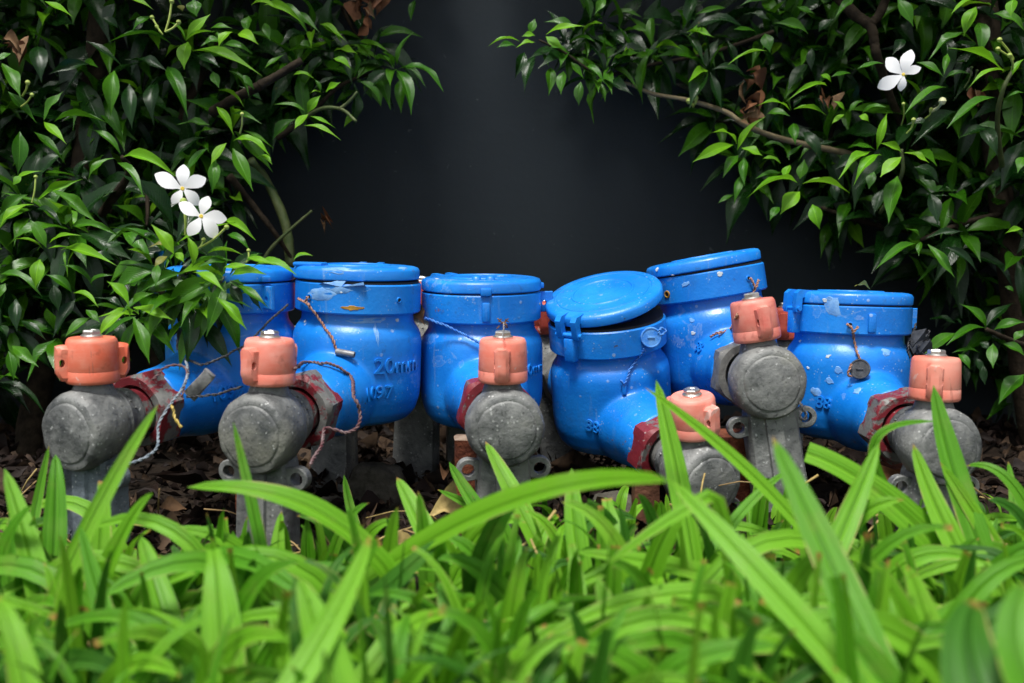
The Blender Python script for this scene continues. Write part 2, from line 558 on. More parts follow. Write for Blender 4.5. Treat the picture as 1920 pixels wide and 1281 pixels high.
# ------------------------------------------------------------------ water meters
def meter_body(slope):
    prof = [(0, -.0310), (.020, -.0310), (.033, -.0298), (.041, -.0265), (.0465, -.0200), (.0494, -.010), (.050, -.001), (.050, .0315),
            (.0493, .0385), (.0472, .0435), (.0448, .0465), (.0432, .0490), (.0430, .0594), (.030, .0612), (0, .0612)]
    T = Matrix.Rotation(slope, 3, 'X')
    vs, fs = lathe(prof, 64)
    sp = [(0, .0), (.0335, .010), (.0335, .036), (.0320, .048), (.0292, .059), (.0272, .068), (.0265, .086), (.020, .0865), (0, .0865)]
    vs2, fs2 = lathe(sp, 48, '-Y')
    sp2 = [(0, .0), (.030, .010), (.030, .040), (.0255, .060), (.0255, .086), (0, .0865)]
    vs3, fs3 = lathe(sp2, 40, '-Y'); vs3 = [(-x, -y, z) for x, y, z in vs3]
    vs2 = [tuple(T @ Vector(v)) for v in vs2]; vs3 = [tuple(T @ Vector(v)) for v in vs3]
    bm = bmesh.new()
    for V_, F_ in ((vs, fs), (vs2, fs2), (vs3, fs3)):
        b = [bm.verts.new(v) for v in V_]
        for f in F_: bm.faces.new([b[i] for i in f])
    bmesh.ops.recalc_face_normals(bm, faces=bm.faces[:])
    me = bpy.data.meshes.new('tmp'); bm.to_mesh(me); bm.free()
    o = bpy.data.objects.new('tmp', me); COL.objects.link(o)
    md = o.modifiers.new('r', 'REMESH'); md.mode = 'VOXEL'; md.voxel_size = .0015; md.use_smooth_shade = True
    sm = o.modifiers.new('s', 'SMOOTH'); sm.factor = .5; sm.iterations = 9
    dg = bpy.context.evaluated_depsgraph_get()
    out = bpy.data.meshes.new_from_object(o.evaluated_get(dg))
    bpy.data.objects.remove(o)
    out.name = 'meter_body'
    out.polygons.foreach_set('use_smooth', [True] * len(out.polygons))
    out.materials.clear(); out.materials.append(M_BLUE)
    return out


ZC0, ZC1 = .0560, .0785      # collar
CR = .0484

COLLAR = MB().add(*lathe([(.040, ZC0), (CR - .0012, ZC0), (CR, ZC0 + .0012), (CR, ZC1 - .001), (CR - .001, ZC1), (.0455, ZC1), (.0455, ZC1 - .006), (0, ZC1 - .006)], 72)).data('collar', M_BLUE, True, 40)
GAP_RING = MB().add(*lathe([(.030, ZC1 - .004), (.0466, ZC1 - .004), (.0466, ZC1 + .0018), (.030, ZC1 + .0018)], 60)).data('gap_ring', M_BLACKGAP, True, 40)  # black ring standing in for the shaded gap under the lid
_l0 = ZC1 + .0012
LID = MB().add(*lathe([(r, _l0 + z) for r, z in [(0, 0), (CR - .0008, 0), (CR, .0008), (CR + .0002, .0066), (CR - .0013, .0087), (CR - .004, .0096),
                       (.0405, .0100), (.0400, .0094), (.0385, .0094), (.0380, .0100), (.0265, .0102), (.0258, .0109),
                       (.0245, .0109), (.0238, .0102), (0, .0103)]], 72)).data('lid', M_BLUE, True, 40)
LID_TOP = _l0 + .0102


def hexnut():
    n = MB()
    R = .0292
    Y0, Y1 = .080, .102
    prof = [(.0245, Y0), (R, Y0 + .0028), (R, Y1 - .003), (.0250, Y1), (.0195, Y1), (.0188, Y1 - .006), (.0170, Y1 - .006)]
    # hexagon with rounded chamfers: outer rings are hexagonal, inner ring round
    seg = 48
    vs, fs, rows = [], [], []
    for i, (r, t) in enumerate(prof):
        row = []
        for k in range(seg):
            a = 2 * PI * k / seg + .26
            rr = r
            if i in (1, 2):
                b = (2 * PI * k / seg) % (PI / 3) - PI / 6
                rr = min(R * .985, R * math.cos(PI / 6) / math.cos(b))
            elif i in (0, 3):
                b = (2 * PI * k / seg) % (PI / 3) - PI / 6
                rr = min(r, R * .965 * math.cos(PI / 6) / math.cos(b))
            row.append(len(vs)); vs.append((rr * math.cos(a), -t, rr * math.sin(a)))
        rows.append(row)
    for A, B in zip(rows, rows[1:]):
        for k in range(seg):
            k2 = (k + 1) % seg
            fs.append((A[k], B[k], B[k2], A[k2]))
    n.add(vs, fs)
    return n


NUT = hexnut()
VY = .140   # distance from meter axis to valve stem axis


def valve_body(slope):
    m = MB()
    prof = [(.0140, .104), (.0148, .1110), (.0162, .1118), (.0176, .1130), (.0180, .1155), (.0172, .1178), (.0178, .1205), (.0196, .1240), (.0208, .1258), (.0204, .1275), (.0224, .1315),
            (.0240, .138), (.0244, .147), (.0236, .153), (.0220, .1562), (.0195, .1572), (.0182, .1572), (.0175, .158), (.0167, .1584), (0, .1584)]
    m.add(*lathe(prof, 52, '-Y'))
    K = math.tan(slope)
    m.v = [(x, y, z + K * (y + VY)) for x, y, z in m.v]
    # stem boss under the handle
    m.add(*lathe([(.0155, .012), (.0125, .0215), (.0110, .025), (.0105, .030), (0, .030)], 28), M=Matrix.Translation((0, -VY + .003, 0)))
    # cast pips around the barrel
    for k in range(9):
        a = PI * (.15 + .085 * k)
        p = Vector((.0182 * math.cos(a), -.1195 - .002 * (k % 2), .0182 * math.sin(a) + K * (VY - .1205)))
        m.add(*lathe([(0, -.0012), (.0011, 0), (0, .0012)], 6), M=Matrix.Translation(p))
    m.v = [tuple(Vector(p) + Vector((noise.noise((p[0] * 160, p[1] * 160, p[2] * 160)), noise.noise((p[0] * 160 + 9, p[1] * 160, p[2] * 160)), noise.noise((p[0] * 160, p[1] * 160 + 9, p[2] * 160)))) * .00055) for p in m.v]
    return swell(m).data('valve', M_ZINC, True, 42)


TAIL = MB().add(*lathe([(.0150, .092), (.0165, .0945), (.0165, .1115), (.0160, .1125)], 36, '-Y'))
VS = 1.10


def swell(m):
    m.v = [(x * VS, (y + VY) * VS - VY, z * VS) for x, y, z in m.v]
    return m




def leg_mesh():
    m = MB()
    # rounded flat-backed cross section with a raised centre band
    sec = [(-.0165, .010), (-.0172, .0), (-.0168, -.006), (-.0150, -.0088), (-.0062, -.0100), (-.0056, -.0124), (.0048, -.0126), (.0054, -.0102), (.0150, -.0090), (.0168, -.006), (.0172, 0), (.0165, .010)]
    rows = []
    vs, fs = [], []
    for z, kx, ky in ((-.012, .80, .9), (-.020, .93, .95), (-.030, 1.0, 1.0), (-.060, 1.02, 1.02), (-.100, 1.08, 1.06), (-.160, 1.14, 1.1)):
        rows.append(range(len(vs), len(vs) + len(sec)))
        for x, y in sec: vs.append((x * kx, -VY + .002 + y * ky, z))
    for A, B in zip(rows, rows[1:]):
        k = len(sec)
        for i in range(k):
            j = (i + 1) % k
            fs.append((A[i], B[i], B[j], A[j]))
    m.add(vs, fs)
    for s in (-1, 1):
        out = ring2(s * .0225, -.0275, .0072, 20, 0 if s > 0 else PI)
        # pull the inner side of the eyelet into the leg
        out = [(x - s * .006 if (x - s * .0225) * s < -.003 else x, z) for x, z in out]
        v, f = holed(out, ring2(s * .0225, -.0275, .0040, 20, 0 if s > 0 else PI), .0065)
        m.add(v, f, M=Matrix.Translation((0, -VY - .001, 0)))
    return swell(m).data('leg', M_ZINC, True, 35)


LEG = leg_mesh()


def cap_mesh(mat, ang):
    m = MB()
    z0 = .0262
    prof = [(.0105, z0 + .002), (.0150, z0), (.0158, z0 + .0003), (.0164, z0 + .0010), (.0166, z0 + .0024), (.0165, z0 + .0076), (.0163, z0 + .0080), (.0165, z0 + .0085), (.0161, z0 + .018), (.0157, z0 + .0258), (.0150, z0 + .0276), (.0142, z0 + .0284), (.0080, z0 + .0286), (0, z0 + .0286)]
    m.add(*lathe(prof, 48))
    for s in (0, PI):
        n = 24
        hole = ring2(.0188, z0 + .0135, .0017, n, PI)
        hole = [(x, (z - z0 - .0135) * 1.5 + z0 + .0135) for x, z in hole]
        out = []
        for k in range(n):
            a = PI + 2 * PI * k / n
            c, sn = math.cos(a), math.sin(a)
            mx = max(abs(c), abs(sn))
            x = .0172 + .0052 * c / (mx * .8 + .2)
            z = z0 + .0132 + .0112 * sn / (mx * .8 + .2)
            if z < z0 + .006: x = min(x, .0180 + .0035 * (z - z0) / .006)
            out.append((x, z))
        v, f = holed(out, hole, .0108, .0022)
        v = [(x, y * (1.0 - .28 * max(0, (x - .016)) / .008), z) for x, y, z in v]
        m.add(v, f, M=Matrix.Rotation(s, 4, 'Z'))
    M = Matrix.Translation((0, -VY + .003, .0018)) @ Matrix.Rotation(ang, 4, 'Z') @ Matrix.Diagonal((.93, .93, .95, 1))
    m.v = [tuple(M @ Vector(p)) for p in m.v]
    o = swell(m).data('handle', mat, True, 38)
    return o


def bolt_mesh():
    m = MB()
    z = .0546
    m.add(*lathe([(0, z - .001), (.0062, z - .001), (.0064, z + .0003), (.0056, z + .0010), (.0048, z + .0012)], 24))
    m.add(*lathe([(.0054, z + .0008), (.0054, z + .0030), (.0048, z + .0037), (.0030, z + .0038), (.0027, z + .0034), (0, z + .0034)], 6, a0=.4))
    M = Matrix.Translation((0, -VY + .003, 0))
    m.v = [tuple(M @ Vector(p)) for p in m.v]
    return swell(m).data('bolt', M_STEEL, True, 25)


BOLT = bolt_mesh()

# C: where inlet axis crosses the meter axis (pixel, metres); V: valve stem centre; roll: lean in the picture, degrees
METERS = [
    dict(C=(436, 714, .790), V=(170, 800), slope=5, roll=0.5, cap=0, capdir=-33, nut=M_REDGREY, tail=M_REDFULL, hinge=150, clasp=-20, rib=-62,
         label='blue water meter furthest left, half hidden behind hanging leaves'),
    dict(C=(668, 714, .790), V=(499, 804), slope=5, roll=2.2, cap=1, capdir=-14, nut=M_REDGREY, tail=M_REDFULL, hinge=100, clasp=None, rib=None,
         label='blue water meter marked 20mm with scuffed pale paint on its closed collar'),
    dict(C=(903, 724, .826), V=(944, 796), slope=.8, roll=0.0, cap=2, capdir=-9, nut=M_REDFULL, tail=M_GREYNUT, hinge=125, clasp=8, rib=-92,
         label='blue water meter with two small bumps on its lid, behind the valve facing straight forward'),
    dict(C=(1148, 766, .850), V=(1308, 890), slope=4.5, roll=-7.5, cap=3, capdir=17, nut=M_REDFULL, tail=M_GREYNUT, hinge=-150, clasp=None, rib=None,
         label='lowest blue water meter with its round lid propped ajar'),
    dict(C=(1349, 677, .866), V=(1434, 714), slope=1.5, roll=-9.0, cap=4, capdir=6, nut=M_GREYNUT, tail=M_GREYNUT, hinge=80, clasp=None, rib=None,
         label='tallest blue water meter leaning left, with a bare dark iron nut'),
    dict(C=(1586, 750, .832), V=(1752, 830), slope=5, roll=1.8, cap=5, capdir=-30, nut=M_REDGREY, tail=M_REDFULL, hinge=-172, clasp=4, rib=-95,
         label='blue water meter furthest right with hinge bracket on its left side and white paint splashes'),
]
GROUP = 'blue water meters with orange handled valves in a row'
TREES = []


def collect(o, root):
    M = root.matrix_world @ (o.parent.matrix_basis @ o.matrix_basis if o.parent != root else o.matrix_basis)
    me = o.data
    me.calc_loop_triangles()
    TREES.append(BVHTree.FromPolygons([M @ v.co for v in me.vertices], [tuple(t.vertices) for t in me.loop_triangles]))


class Rays:
    def ray_cast(s, o, d):
        best = (None, None, None, None)
        for t in TREES:
            h = t.ray_cast(o, d)
            if h[0] is not None and (best[3] is None or h[3] < best[3]): best = h
        return best


BV = Rays()
NUTS = {}
for m in (M_REDGREY, M_REDFULL, M_GREYNUT):
    NUTS[m.name] = NUT.data('union_nut', m, True, 25)
TAILS = {m.name: TAIL.data('tailpiece', m, True, 40) for m in (M_REDFULL, M_GREYNUT)}
CAPBACK = cap_mesh(M_CAPBACK, 1.1)
HX = Matrix.Rotation(PI, 4, 'Z')


def polar(deg, r, z):
    a = math.radians(deg)
    return Matrix.Translation((r * math.cos(a), r * math.sin(a), z)) @ Matrix.Rotation(a - PI / 2, 4, 'Z')   # local +Y points outward



for i, d in enumerate(METERS):
    C = P(*d['C'])
    lo, hi = d['C'][2] - VY - .02, d['C'][2] - .02      # the stem is one pipe length in front of the meter axis
    for _ in range(40):
        mid_ = (lo + hi) / 2
        if (P(d['V'][0], d['V'][1], mid_) - C).length > VY: lo = mid_
        else: hi = mid_
    V = P(d['V'][0], d['V'][1], lo)
    d['dv'] = lo
    f = (V - C).normalized()
    r = math.radians(d['roll'])
    upw = Vector((math.sin(r), 0, math.cos(r)))
    u = (upw - f * upw.dot(f)).normalized()
    x = u.cross(-f).normalized() * -1
    sl = math.radians(d['slope'])
    V0 = V
    f, u = (f * math.cos(sl) + u * math.sin(sl)).normalized(), (u * math.cos(sl) - f * math.sin(sl)).normalized()
    yv = -f
    x = yv.cross(u).normalized()
    R = Matrix((x, yv, u)).transposed().to_4x4()
    # keep the real length so the stem sits at V
    L = (V - C).length
    ZV = -VY * math.tan(sl)
    Mw = Matrix.Translation(V - R.to_3x3() @ Vector((0, -VY, ZV))) @ R
    root = thing('water_meter', d['label'], 'water meter', Mw, GROUP)
    bpy.context.view_layer.update()
    d['root'] = root
    d['M'] = Mw
    body = link('body', meter_body(sl), root); collect(body, root)
    col = link('collar', COLLAR, root); collect(col, root)
    link('gap_ring', GAP_RING, root)
    lid = link('lid', LID, root)
    if i == 3:
        h = Vector((CR * math.cos(math.radians(-150)), CR * math.sin(math.radians(-150)), ZC1))
        ax = Vector((-math.sin(math.radians(-150)), math.cos(math.radians(-150)), 0))
        lid.matrix_basis = Matrix.Translation(h + Vector((0, 0, .0025))) @ Matrix.Rotation(math.radians(11.5), 4, ax) @ Matrix.Translation(-h)
    if i in (1, 4):   # lids that do not seat fully
        tl = -1.1 if i == 1 else 1.2
        lid.matrix_basis = Matrix.Translation((0, 0, .0010)) @ Matrix.Rotation(math.radians(tl if i == 1 else -tl), 4, 'Y')
    collect(lid, root)
    # hinge bracket: two knuckles on the lid and one block on the collar
    hg = d['hinge']
    mb = MB()
    for sx in (-.0075, .0075):
        prof = [(-.006, .0102), (.0035, .0108), (.0070, .0078), (.0078, -.004), (.0068, -.0075), (.0035, -.0080), (.0022, -.0045), (.0018, .004), (-.006, .0065)]
        n = len(prof)
        v = [(sx + s * .0026, y, z + _l0) for s in (-1, 1) for y, z in prof]
        f_ = [tuple(range(n)), tuple(range(2 * n - 1, n - 1, -1))] + [(k, k + n, (k + 1) % n + n, (k + 1) % n) for k in range(n)]
        mb.add(v, f_, M=polar(hg, CR - .0005, 0))
    pin = lathe([(0, -.0125), (.0018, -.0125), (.0018, .0125), (0, .0125)], 12)
    mb.add([(z, y, x) for x, y, z in pin[0]], [t[::-1] for t in pin[1]], M=polar(hg, CR + .0045, _l0 - .0045))
    hin = mb.build('hinge', M_BLUE, lid, sharp=30); 
    mb = MB(); v, f_ = rbox(.0095, .0080, .019, .0012, (0, .0025, -.0150 + _l0))
    mb.add(v, f_, M=polar(hg, CR - .0005, 0)); mb.build('hinge_block', M_BLUE, col)
    if d['clasp'] is not None:
        v, f_ = holed([(x_ * .55, z_) if 0 else (x_, z_) for x_, z_ in [(.0088 * math.cos(a) / max(abs(math.cos(a)), abs(math.sin(a))) + .003, .0085 * math.sin(a) / max(abs(math.cos(a)), abs(math.sin(a)))) for a in [2 * PI * k / 16 for k in range(16)]]],
                      ring2(.0045, -.001, .0021, 16), .0032)
        a = math.radians(d['clasp'])
        M = Matrix.Rotation(a, 4, 'Z') @ Matrix.Translation((CR + .0005, 0, ZC0 + .0125))
        mb = MB(); mb.add(v, f_, M=M); mb.build('clasp_lug', M_BLUE, col, sharp=30)
        mb = MB(); mb.add(*rbox(.006, .008, .0045, .001), M=Matrix.Rotation(a, 4, 'Z') @ Matrix.Translation((CR + .001, 0, _l0 + .0025)))
        mb.build('lid_tab', M_BLUE, lid)
    if d['rib'] is not None:
        mb = MB(); mb.add(*rbox(.0062, .004, .0150, .0014, (0, .0003, ZC0 + .0098)), M=polar(d['rib'], CR, 0))
        mb.build('rib', M_BLUE, col)
        if i == 2:
            mb = MB(); mb.add(*rbox(.0085, .0045, .0062, .0012, (0, .0002, _l0 + .0015)), M=polar(d['rib'], CR, 0)); mb.build('lid_tab', M_BLUE, lid)
    if i == 2:
        for dx in (-.0075, .0035):
            mb = MB(); mb.add(*lathe([(.0042, -.001), (.0036, .0016), (.0022, .0028), (0, .0032)], 16), M=Matrix.Translation((dx, -.034, LID_TOP))); mb.build('lid_bump', M_BLUE, lid)
    if i == 1:
        mb = MB(); mb.add(*rbox(.024, .012, .0032, .0012), M=Matrix.Translation((-.0255, -.028, LID_TOP + .0005))); mb.build('lid_plate', M_BLUE, lid)
    RX = Matrix.Rotation(sl, 4, 'X')
    VALVE = valve_body(sl)
    nut = link('union_nut', NUTS[d['nut'].name], root, RX); collect(nut, root)
    tl_ = link('tailpiece', TAILS[d['tail'].name], root, RX); collect(tl_, root)
    for side in (0, 1):
        va = link('valve' if not side else 'outlet_valve', VALVE, root, Matrix.Translation((0, 0, -ZV)) @ HX if side else Matrix.Translation((0, 0, ZV)))
        if i == 0 and not side:
            VB = LEG.copy(); VB.materials.clear(); VB.materials.append(M_ZINC_BLUE)
        lg = link('leg', VB if (i == 0 and not side) else LEG, va)
        hd = link('handle', cap_mesh(M_CAPS[d['cap']], math.radians(d['capdir'] - 90)) if not side else CAPBACK, va)
        bo = link('bolt', BOLT, va)
        if not side:
            for o in (va, lg, hd): collect(o, root)
    link('union_nut', NUTS[M_GREYNUT.name], root, RX @ HX)



def hit(px, py, off=0.001):
    d = ray(px, py)
    loc, nrm, idx, dist = BV.ray_cast(CAM, d)
    if loc is None:
        return None, None
    return loc + nrm * off, nrm


# raised lettering cast into the bodies
def lettering(txt, px, py, size, root, raised=.0014, rot=0.0, shx=1.0):
    cu = bpy.data.curves.new('t', 'FONT'); cu.body = txt; cu.size = size; cu.extrude = .5; cu.align_x = 'CENTER'; cu.align_y = 'CENTER'
    cu.resolution_u = 3; cu.offset = size * .009
    o = bpy.data.objects.new('t', cu); COL.objects.link(o)
    dg = bpy.context.evaluated_depsgraph_get()
    me = bpy.data.meshes.new_from_object(o.evaluated_get(dg))
    bpy.data.objects.remove(o)
    p0, n0 = hit(px, py, 0)
    while p0 is None:
        cx, cy, _ = proj(root.matrix_world.translation); px += (cx - px) * .04; py += (cy - py) * .04; p0, n0 = hit(px, py, 0)
    up = root.matrix_world.to_3x3() @ Vector((0, 0, 1))
    tx = up.cross(n0).normalized(); ty = n0.cross(tx).normalized()
    ca, sa = math.cos(rot), math.sin(rot)
    inv = root.matrix_world.inverted()
    ok = True
    for v in me.vertices:
        a, b = v.co.x * shx, v.co.y
        q = p0 + tx * (a * ca - b * sa) + ty * (a * sa + b * ca)
        loc, nr, ii, di = BV.ray_cast(q + n0 * .02, -n0)
        if loc is None: loc, nr = q, n0
        v.co = inv @ (loc + nr * (raised if v.co.z > 0 else -.001))
    me.materials.clear(); me.materials.append(M_BLUE)
    return link('lettering', me, root)


r_ = [d['root'] for d in METERS]
lettering('20mm', 748, 686, .0165, r_[1])
lettering('1097', 704, 738, .0140, r_[1])
lettering('1097', 425, 737, .0150, r_[0])
lettering('20mm', 1001, 692, .0120, r_[2])
lettering('88', 1112, 800, .0135, r_[3], rot=-.15)
lettering('88', 1312, 652, .0120, r_[4], rot=-.15)
lettering('88', 1545, 756, .0135, r_[5], rot=-.1)


# drilled holes in collars: small rims, inner shade painted as a black disc
def hole(px, py, root, r=.0016, mat=None):
    p, n = hit(px, py, .0002)
    if p is None: return
    m = MB(); q = n.to_track_quat('Z', 'Y').to_matrix().to_4x4()
    m.add(*lathe([(r * 1.5, -.0004), (r * 1.35, .0005), (r, .0006), (r * .9, .0001)], 14), mi=0)
    m.add(*lathe([(r * .93, .00012), (0, .0001)], 14), mi=1)
    M = root.matrix_world.inverted() @ Matrix.Translation(p) @ q
    m.v = [tuple(M @ Vector(v)) for v in m.v]
    m.build('drilled_hole', [mat or M_BLUE, M_BLACKGAP], root)


hole(581, 557, r_[1]); hole(748, 563, r_[1]); hole(1403, 522, r_[4]); hole(1251, 552, r_[4], .0022, M_RUSTSPOT)
hole(1088, 622, r_[3]); hole(1594, 609, r_[5])


# patches of peeled lighter tape and dried paint
def patch(px, py, sx, sy, root, mat, rot=0.0, jag=.25, name='paint_scab', n=18, th=.0004):
    p0, n0 = hit(px, py, 0)
    if p0 is None: return
    up = Vector((0, 0, 1)); tx = up.cross(n0).normalized(); ty = n0.cross(tx)
    inv = root.matrix_world.inverted()
    m = MB(); ring = []
    for k in range(n):
        a = 2 * PI * k / n
        rr = 1 + jag * (random.random() - .5) * 2
        a_, b_ = sx * math.cos(a) * rr, sy * math.sin(a) * rr
        q = p0 + tx * (a_ * math.cos(rot) - b_ * math.sin(rot)) + ty * (a_ * math.sin(rot) + b_ * math.cos(rot))
        loc, nr, ii, di = BV.ray_cast(q + n0 * .012, -n0)
        if loc is None: loc, nr = q, n0
        ring.append((loc, nr))
    vs = [inv @ (l + n_ * .00005) for l, n_ in ring] + [inv @ (p0.lerp(l, .85) + n_ * th) if False else inv @ (l * .86 + p0 * .14 + n_ * th) for l, n_ in ring] + [inv @ (p0 + n0 * th)]
    fs = [(k, (k + 1) % n, n + (k + 1) % n, n + k) for k in range(n)] + [(n + k, n + (k + 1) % n, 2 * n) for k in range(n)]
    m.add(vs, fs)
    m.build(name, mat, root)


M_PALEBLUE = mat_plain('faded_blue_paint', (.09, .27, .64), (.20, .40, .70), 160, .5)
M_WHITESPLASH = mat_plain('white_splash', (.42, .50, .56), (.62, .66, .68), 160, .6)
for (px, py, sx, sy, k, rot) in [(640, 538, .018, .0045, 1, -.12), (600, 551, .013, .005, 1, -.3), (755, 503, .0045, .0026, 1, 0), (706, 625, .0016, .009, 1, .1),
                                 (632, 505, .010, .0035, 1, -.2), (690, 601, .016, .0022, 1, -.25)]:
    patch(px, py, sx, sy, r_[k], M_PALEBLUE)
patch(660, 578, .0075, .0016, r_[1], M_RUSTSPOT, 0, .3, 'rust_stain')
for (px, py, s, k) in [(1300, 625, .0020, 4), (1298, 601, .0026, 4), (1285, 533, .0034, 4), (1350, 514, .0022, 4), (1248, 520, .0022, 4), (1262, 516, .0014, 4), (1232, 505, .0018, 4),
                       (1554, 560, .0028, 5), (1553, 668, .0022, 5), (1556, 714, .0032, 5), (1547, 563, .0022, 5), (1572, 694, .0028, 5), (1530, 735, .004, 5), (1607, 733, .0035, 5), (1515, 690, .0015, 5),
                       (1662, 660, .004, 5), (1500, 640, .0015, 5), (1562, 575, .006, 5), (572, 603, .0016, 1), (745, 600, .0018, 1), (820, 523, .0018, 2), (938, 518, .0028, 2), (640, 548, .001, 1), (1012, 570, .001, 2)]:
    patch(px, py, s, s * random.uniform(.5, 1.0), r_[k], M_WHITESPLASH if s < .0026 else M_PALEBLUE, random.uniform(-.6, .6), .3, n=12)


# ------------------------------------------------------------------ seal wires
def wpath(pts, off=.0026):
    out = []
    for p in pts:
        if len(p) == 3:
            out.append(P(*p))
        else:
            h, n = hit(p[0], p[1], off)
            out.append(h if h is not None else P(p[0], p[1], .70))
    return catmull(out, 10)


def twisted(root, path, mat, r=.00050, hr=.00054, pitch=.0068, wob=.0):
    fr = frames(path)
    s = 0.0; L = [0.0]
    for a, b in zip(path, path[1:]):
        s += (b - a).length; L.append(s)
    n = max(12, int(s / .0011))
    for k in (0, PI):
        pts = []
        j = 0
        for q in range(n + 1):
            t = s * q / n
            while j < len(L) - 2 and L[j + 1] < t: j += 1
            ff = (t - L[j]) / max(1e-9, L[j + 1] - L[j])
            c = path[j].lerp(path[j + 1], ff) + noise.noise_vector(path[0] * 50 + Vector((t * 160, 0, 0))) * .0009
            _, nn, bb = fr[j]
            a = 2 * PI * t / pitch + k + 1.2 * math.sin(t * 190)
            pts.append(c + (nn * math.cos(a) + bb * math.sin(a)) * hr)
        m = MB(); m.add(*tube(pts, r, 5)); m.build('strand', mat, root, sharp=None)


def seal_wire(label, segs, mats, extras=None, **kw):
    t = thing('seal_wire', label, 'wire', Matrix.Identity(4), 'twisted seal wires on the meters')
    for pts, mk in zip(segs, mats):
        twisted(t, wpath(pts), M_WIRES[mk], **kw)
    return t


M_PALEBLUE2 = mat_plain('painted_seal', (.02, .17, .60), (.12, .32, .66), 200, .45)


def disc(root, px, py, d, r, mat, tilt=(0, 0), th=.004):
    p = P(px, py, d)
    n = (CAM - p).normalized(); n = (n + RIGHT * tilt[0] + UP * tilt[1]).normalized()
    m = MB()
    m.add(*lathe([(0, -th), (r * .9, -th), (r, -th * .7), (r, -.0006), (r * .94, 0), (r * .86, 0), (r * .82, -.0005), (0, -.0005)], 28),
          M=Matrix.Translation(p) @ n.to_track_quat('Z', 'Y').to_matrix().to_4x4())
    m.add(*rbox(r * .7, r * .16, .0008, .0002), M=Matrix.Translation(p) @ n.to_track_quat('Z', 'Y').to_matrix().to_4x4())
    m.build('seal', mat, root, sharp=35)


def hitd(px, py):
    d = ray(px, py); loc, n, i, di = BV.ray_cast(CAM, d)
    return (loc - CAM).dot(FWD) if loc is not None else .75


seal_wire('black twisted wire running from the leftmost nut up to the gap beside the scuffed meter',
          [[(352, 680), (380, 684, .690), (420, 668, .695), (465, 643, .70), (505, 603, .715), (540, 572, .735)],
           [(350, 745, .655), (388, 742, .655), (420, 737, .66), (452, 724, .665)]], ['black', 'black'])
seal_wire('pale bluish twisted wire hanging from the leftmost red nut to the leg eyelet',
          [[(348, 678), (352, 705, .655), (338, 735, .640), (312, 770, .632), (296, 800, .628), (297, 832, .622), (278, 855, .615), (250, 868, .608), (238, 872, .606)],
           [(288, 712, .655), (310, 690, .66), (340, 686, .665), (352, 700, .66), (340, 745, .65)]], ['bluewhite', 'red'])
t = seal_wire('copper and white twisted wire with a small lead tube across the scuffed meter',
              [[(564, 560), (583, 572), (605, 605), (624, 632), (631, 652), (640, 661), (662, 668)], [(581, 557), (580, 566), (585, 575)]], ['copper', 'copper'], r=.0006, hr=.00065)
h, n_ = hit(648, 664, .003)
m = MB(); q = Vector((1, -.2, -.15)).to_track_quat('Z', 'Y').to_matrix().to_4x4()
m.add(*lathe([(.0008, -.007), (.0022, -.0072), (.0025, -.006), (.0024, .006), (.0022, .0072), (.0008, .007)], 14), M=Matrix.Translation(h) @ q)
m.build('lead_tube', M_LEAD, t)
seal_wire('reddish grey twisted wire looped round the nut of the scuffed meter and its valve leg',
          [[(548, 690), (575, 686), (610, 688), (640, 698), (655, 712), (664, 740, .668), (674, 772, .665), (670, 800, .662), (645, 812, .66), (612, 804, .655), (606, 825, .645), (594, 852, .635), (580, 872, .622)]], ['red'], r=.0007, hr=.0007)
seal_wire('thin blue painted wire stretched across the meter with bumps on its lid',
          [[(798, 596, .775), (850, 617, .772), (902, 645, .768)]], ['blue'], r=.0006, hr=.00065)
dd = hitd(1215, 640) - .007
t = seal_wire('blue painted wire with a round blue seal beside the propped lid',
              [[(1206, 652), (1192, 672), (1180, 695), (1170, 718), (1163, 712)], [(1238, 630, dd), (1248, 620, dd), (1240, 616, dd), (1232, 625, dd)]], ['blue', 'blue'], r=.0006, hr=.0006)
disc(t, 1221, 633, dd, .0082, M_PALEBLUE2, (.1, -.05), .006)
h, n_ = hit(1170, 728, .001)
m = MB(); m.add(*rbox(.0035, .003, .010, .0008), M=Matrix.Translation(h)); m.build('anchor_lug', M_BLUE, t)
seal_wire('copper twisted wire dropping from the leaning meter to its iron nut',
          [[(1403, 522), (1410, 540), (1400, 562), (1386, 592), (1372, 620), (1350, 632)], [(1418, 525), (1413, 538), (1408, 548)], [(1335, 637), (1348, 630), (1356, 628)]], ['copper'] * 3, r=.0006, hr=.0007)
dd = hitd(1612, 696) - .010
t = seal_wire('copper wire holding a dark round seal on the front of the rightmost meter',
              [[(1588, 608), (1597, 616), (1601, 640), (1606, 662), (1611, 676)], [(1607, 612), (1600, 622), (1600, 632)], [(1597, 683, dd), (1591, 694, dd), (1590, 704, dd), (1597, 706, dd)]], ['copper'] * 3, r=.0006, hr=.0006)
disc(t, 1612, 692, dd, .0078, M_SEAL, (-.05, .05), .006)
t = seal_wire('dark wire and crumpled black plastic hanging at the right edge of the rightmost meter',
              [[(1717, 607, .82), (1712, 628, .812), (1702, 648, .80), (1706, 672, .80)], [(1742, 620, .80), (1736, 640, .80), (1720, 652, .80), (1735, 668, .80)]], ['black', 'black'], r=.0006, hr=.0006)
m = MB()
for k in range(9):
    a = P(1718 + random.uniform(-12, 14), 652 + random.uniform(-14, 14), .80 + random.uniform(-.006, .006))
    m.add([a, a + Vector((.009, .002, .003)) , a + Vector((.006, -.003, .010)), a + Vector((-.003, .003, .007))], [(0, 1, 2, 3)])
m.build('black_plastic', M_SEAL, t, False, None)
t = seal_wire('dark seal on a short wire tucked under leaves on the leftmost meter', [[(343, 606, .745), (338, 640), (336, 662)]], ['grey'], r=.0006, hr=.0006)
disc(t, 351, 628, hitd(351, 628) - .004, .0075, M_SEAL, (0, .1), .005)
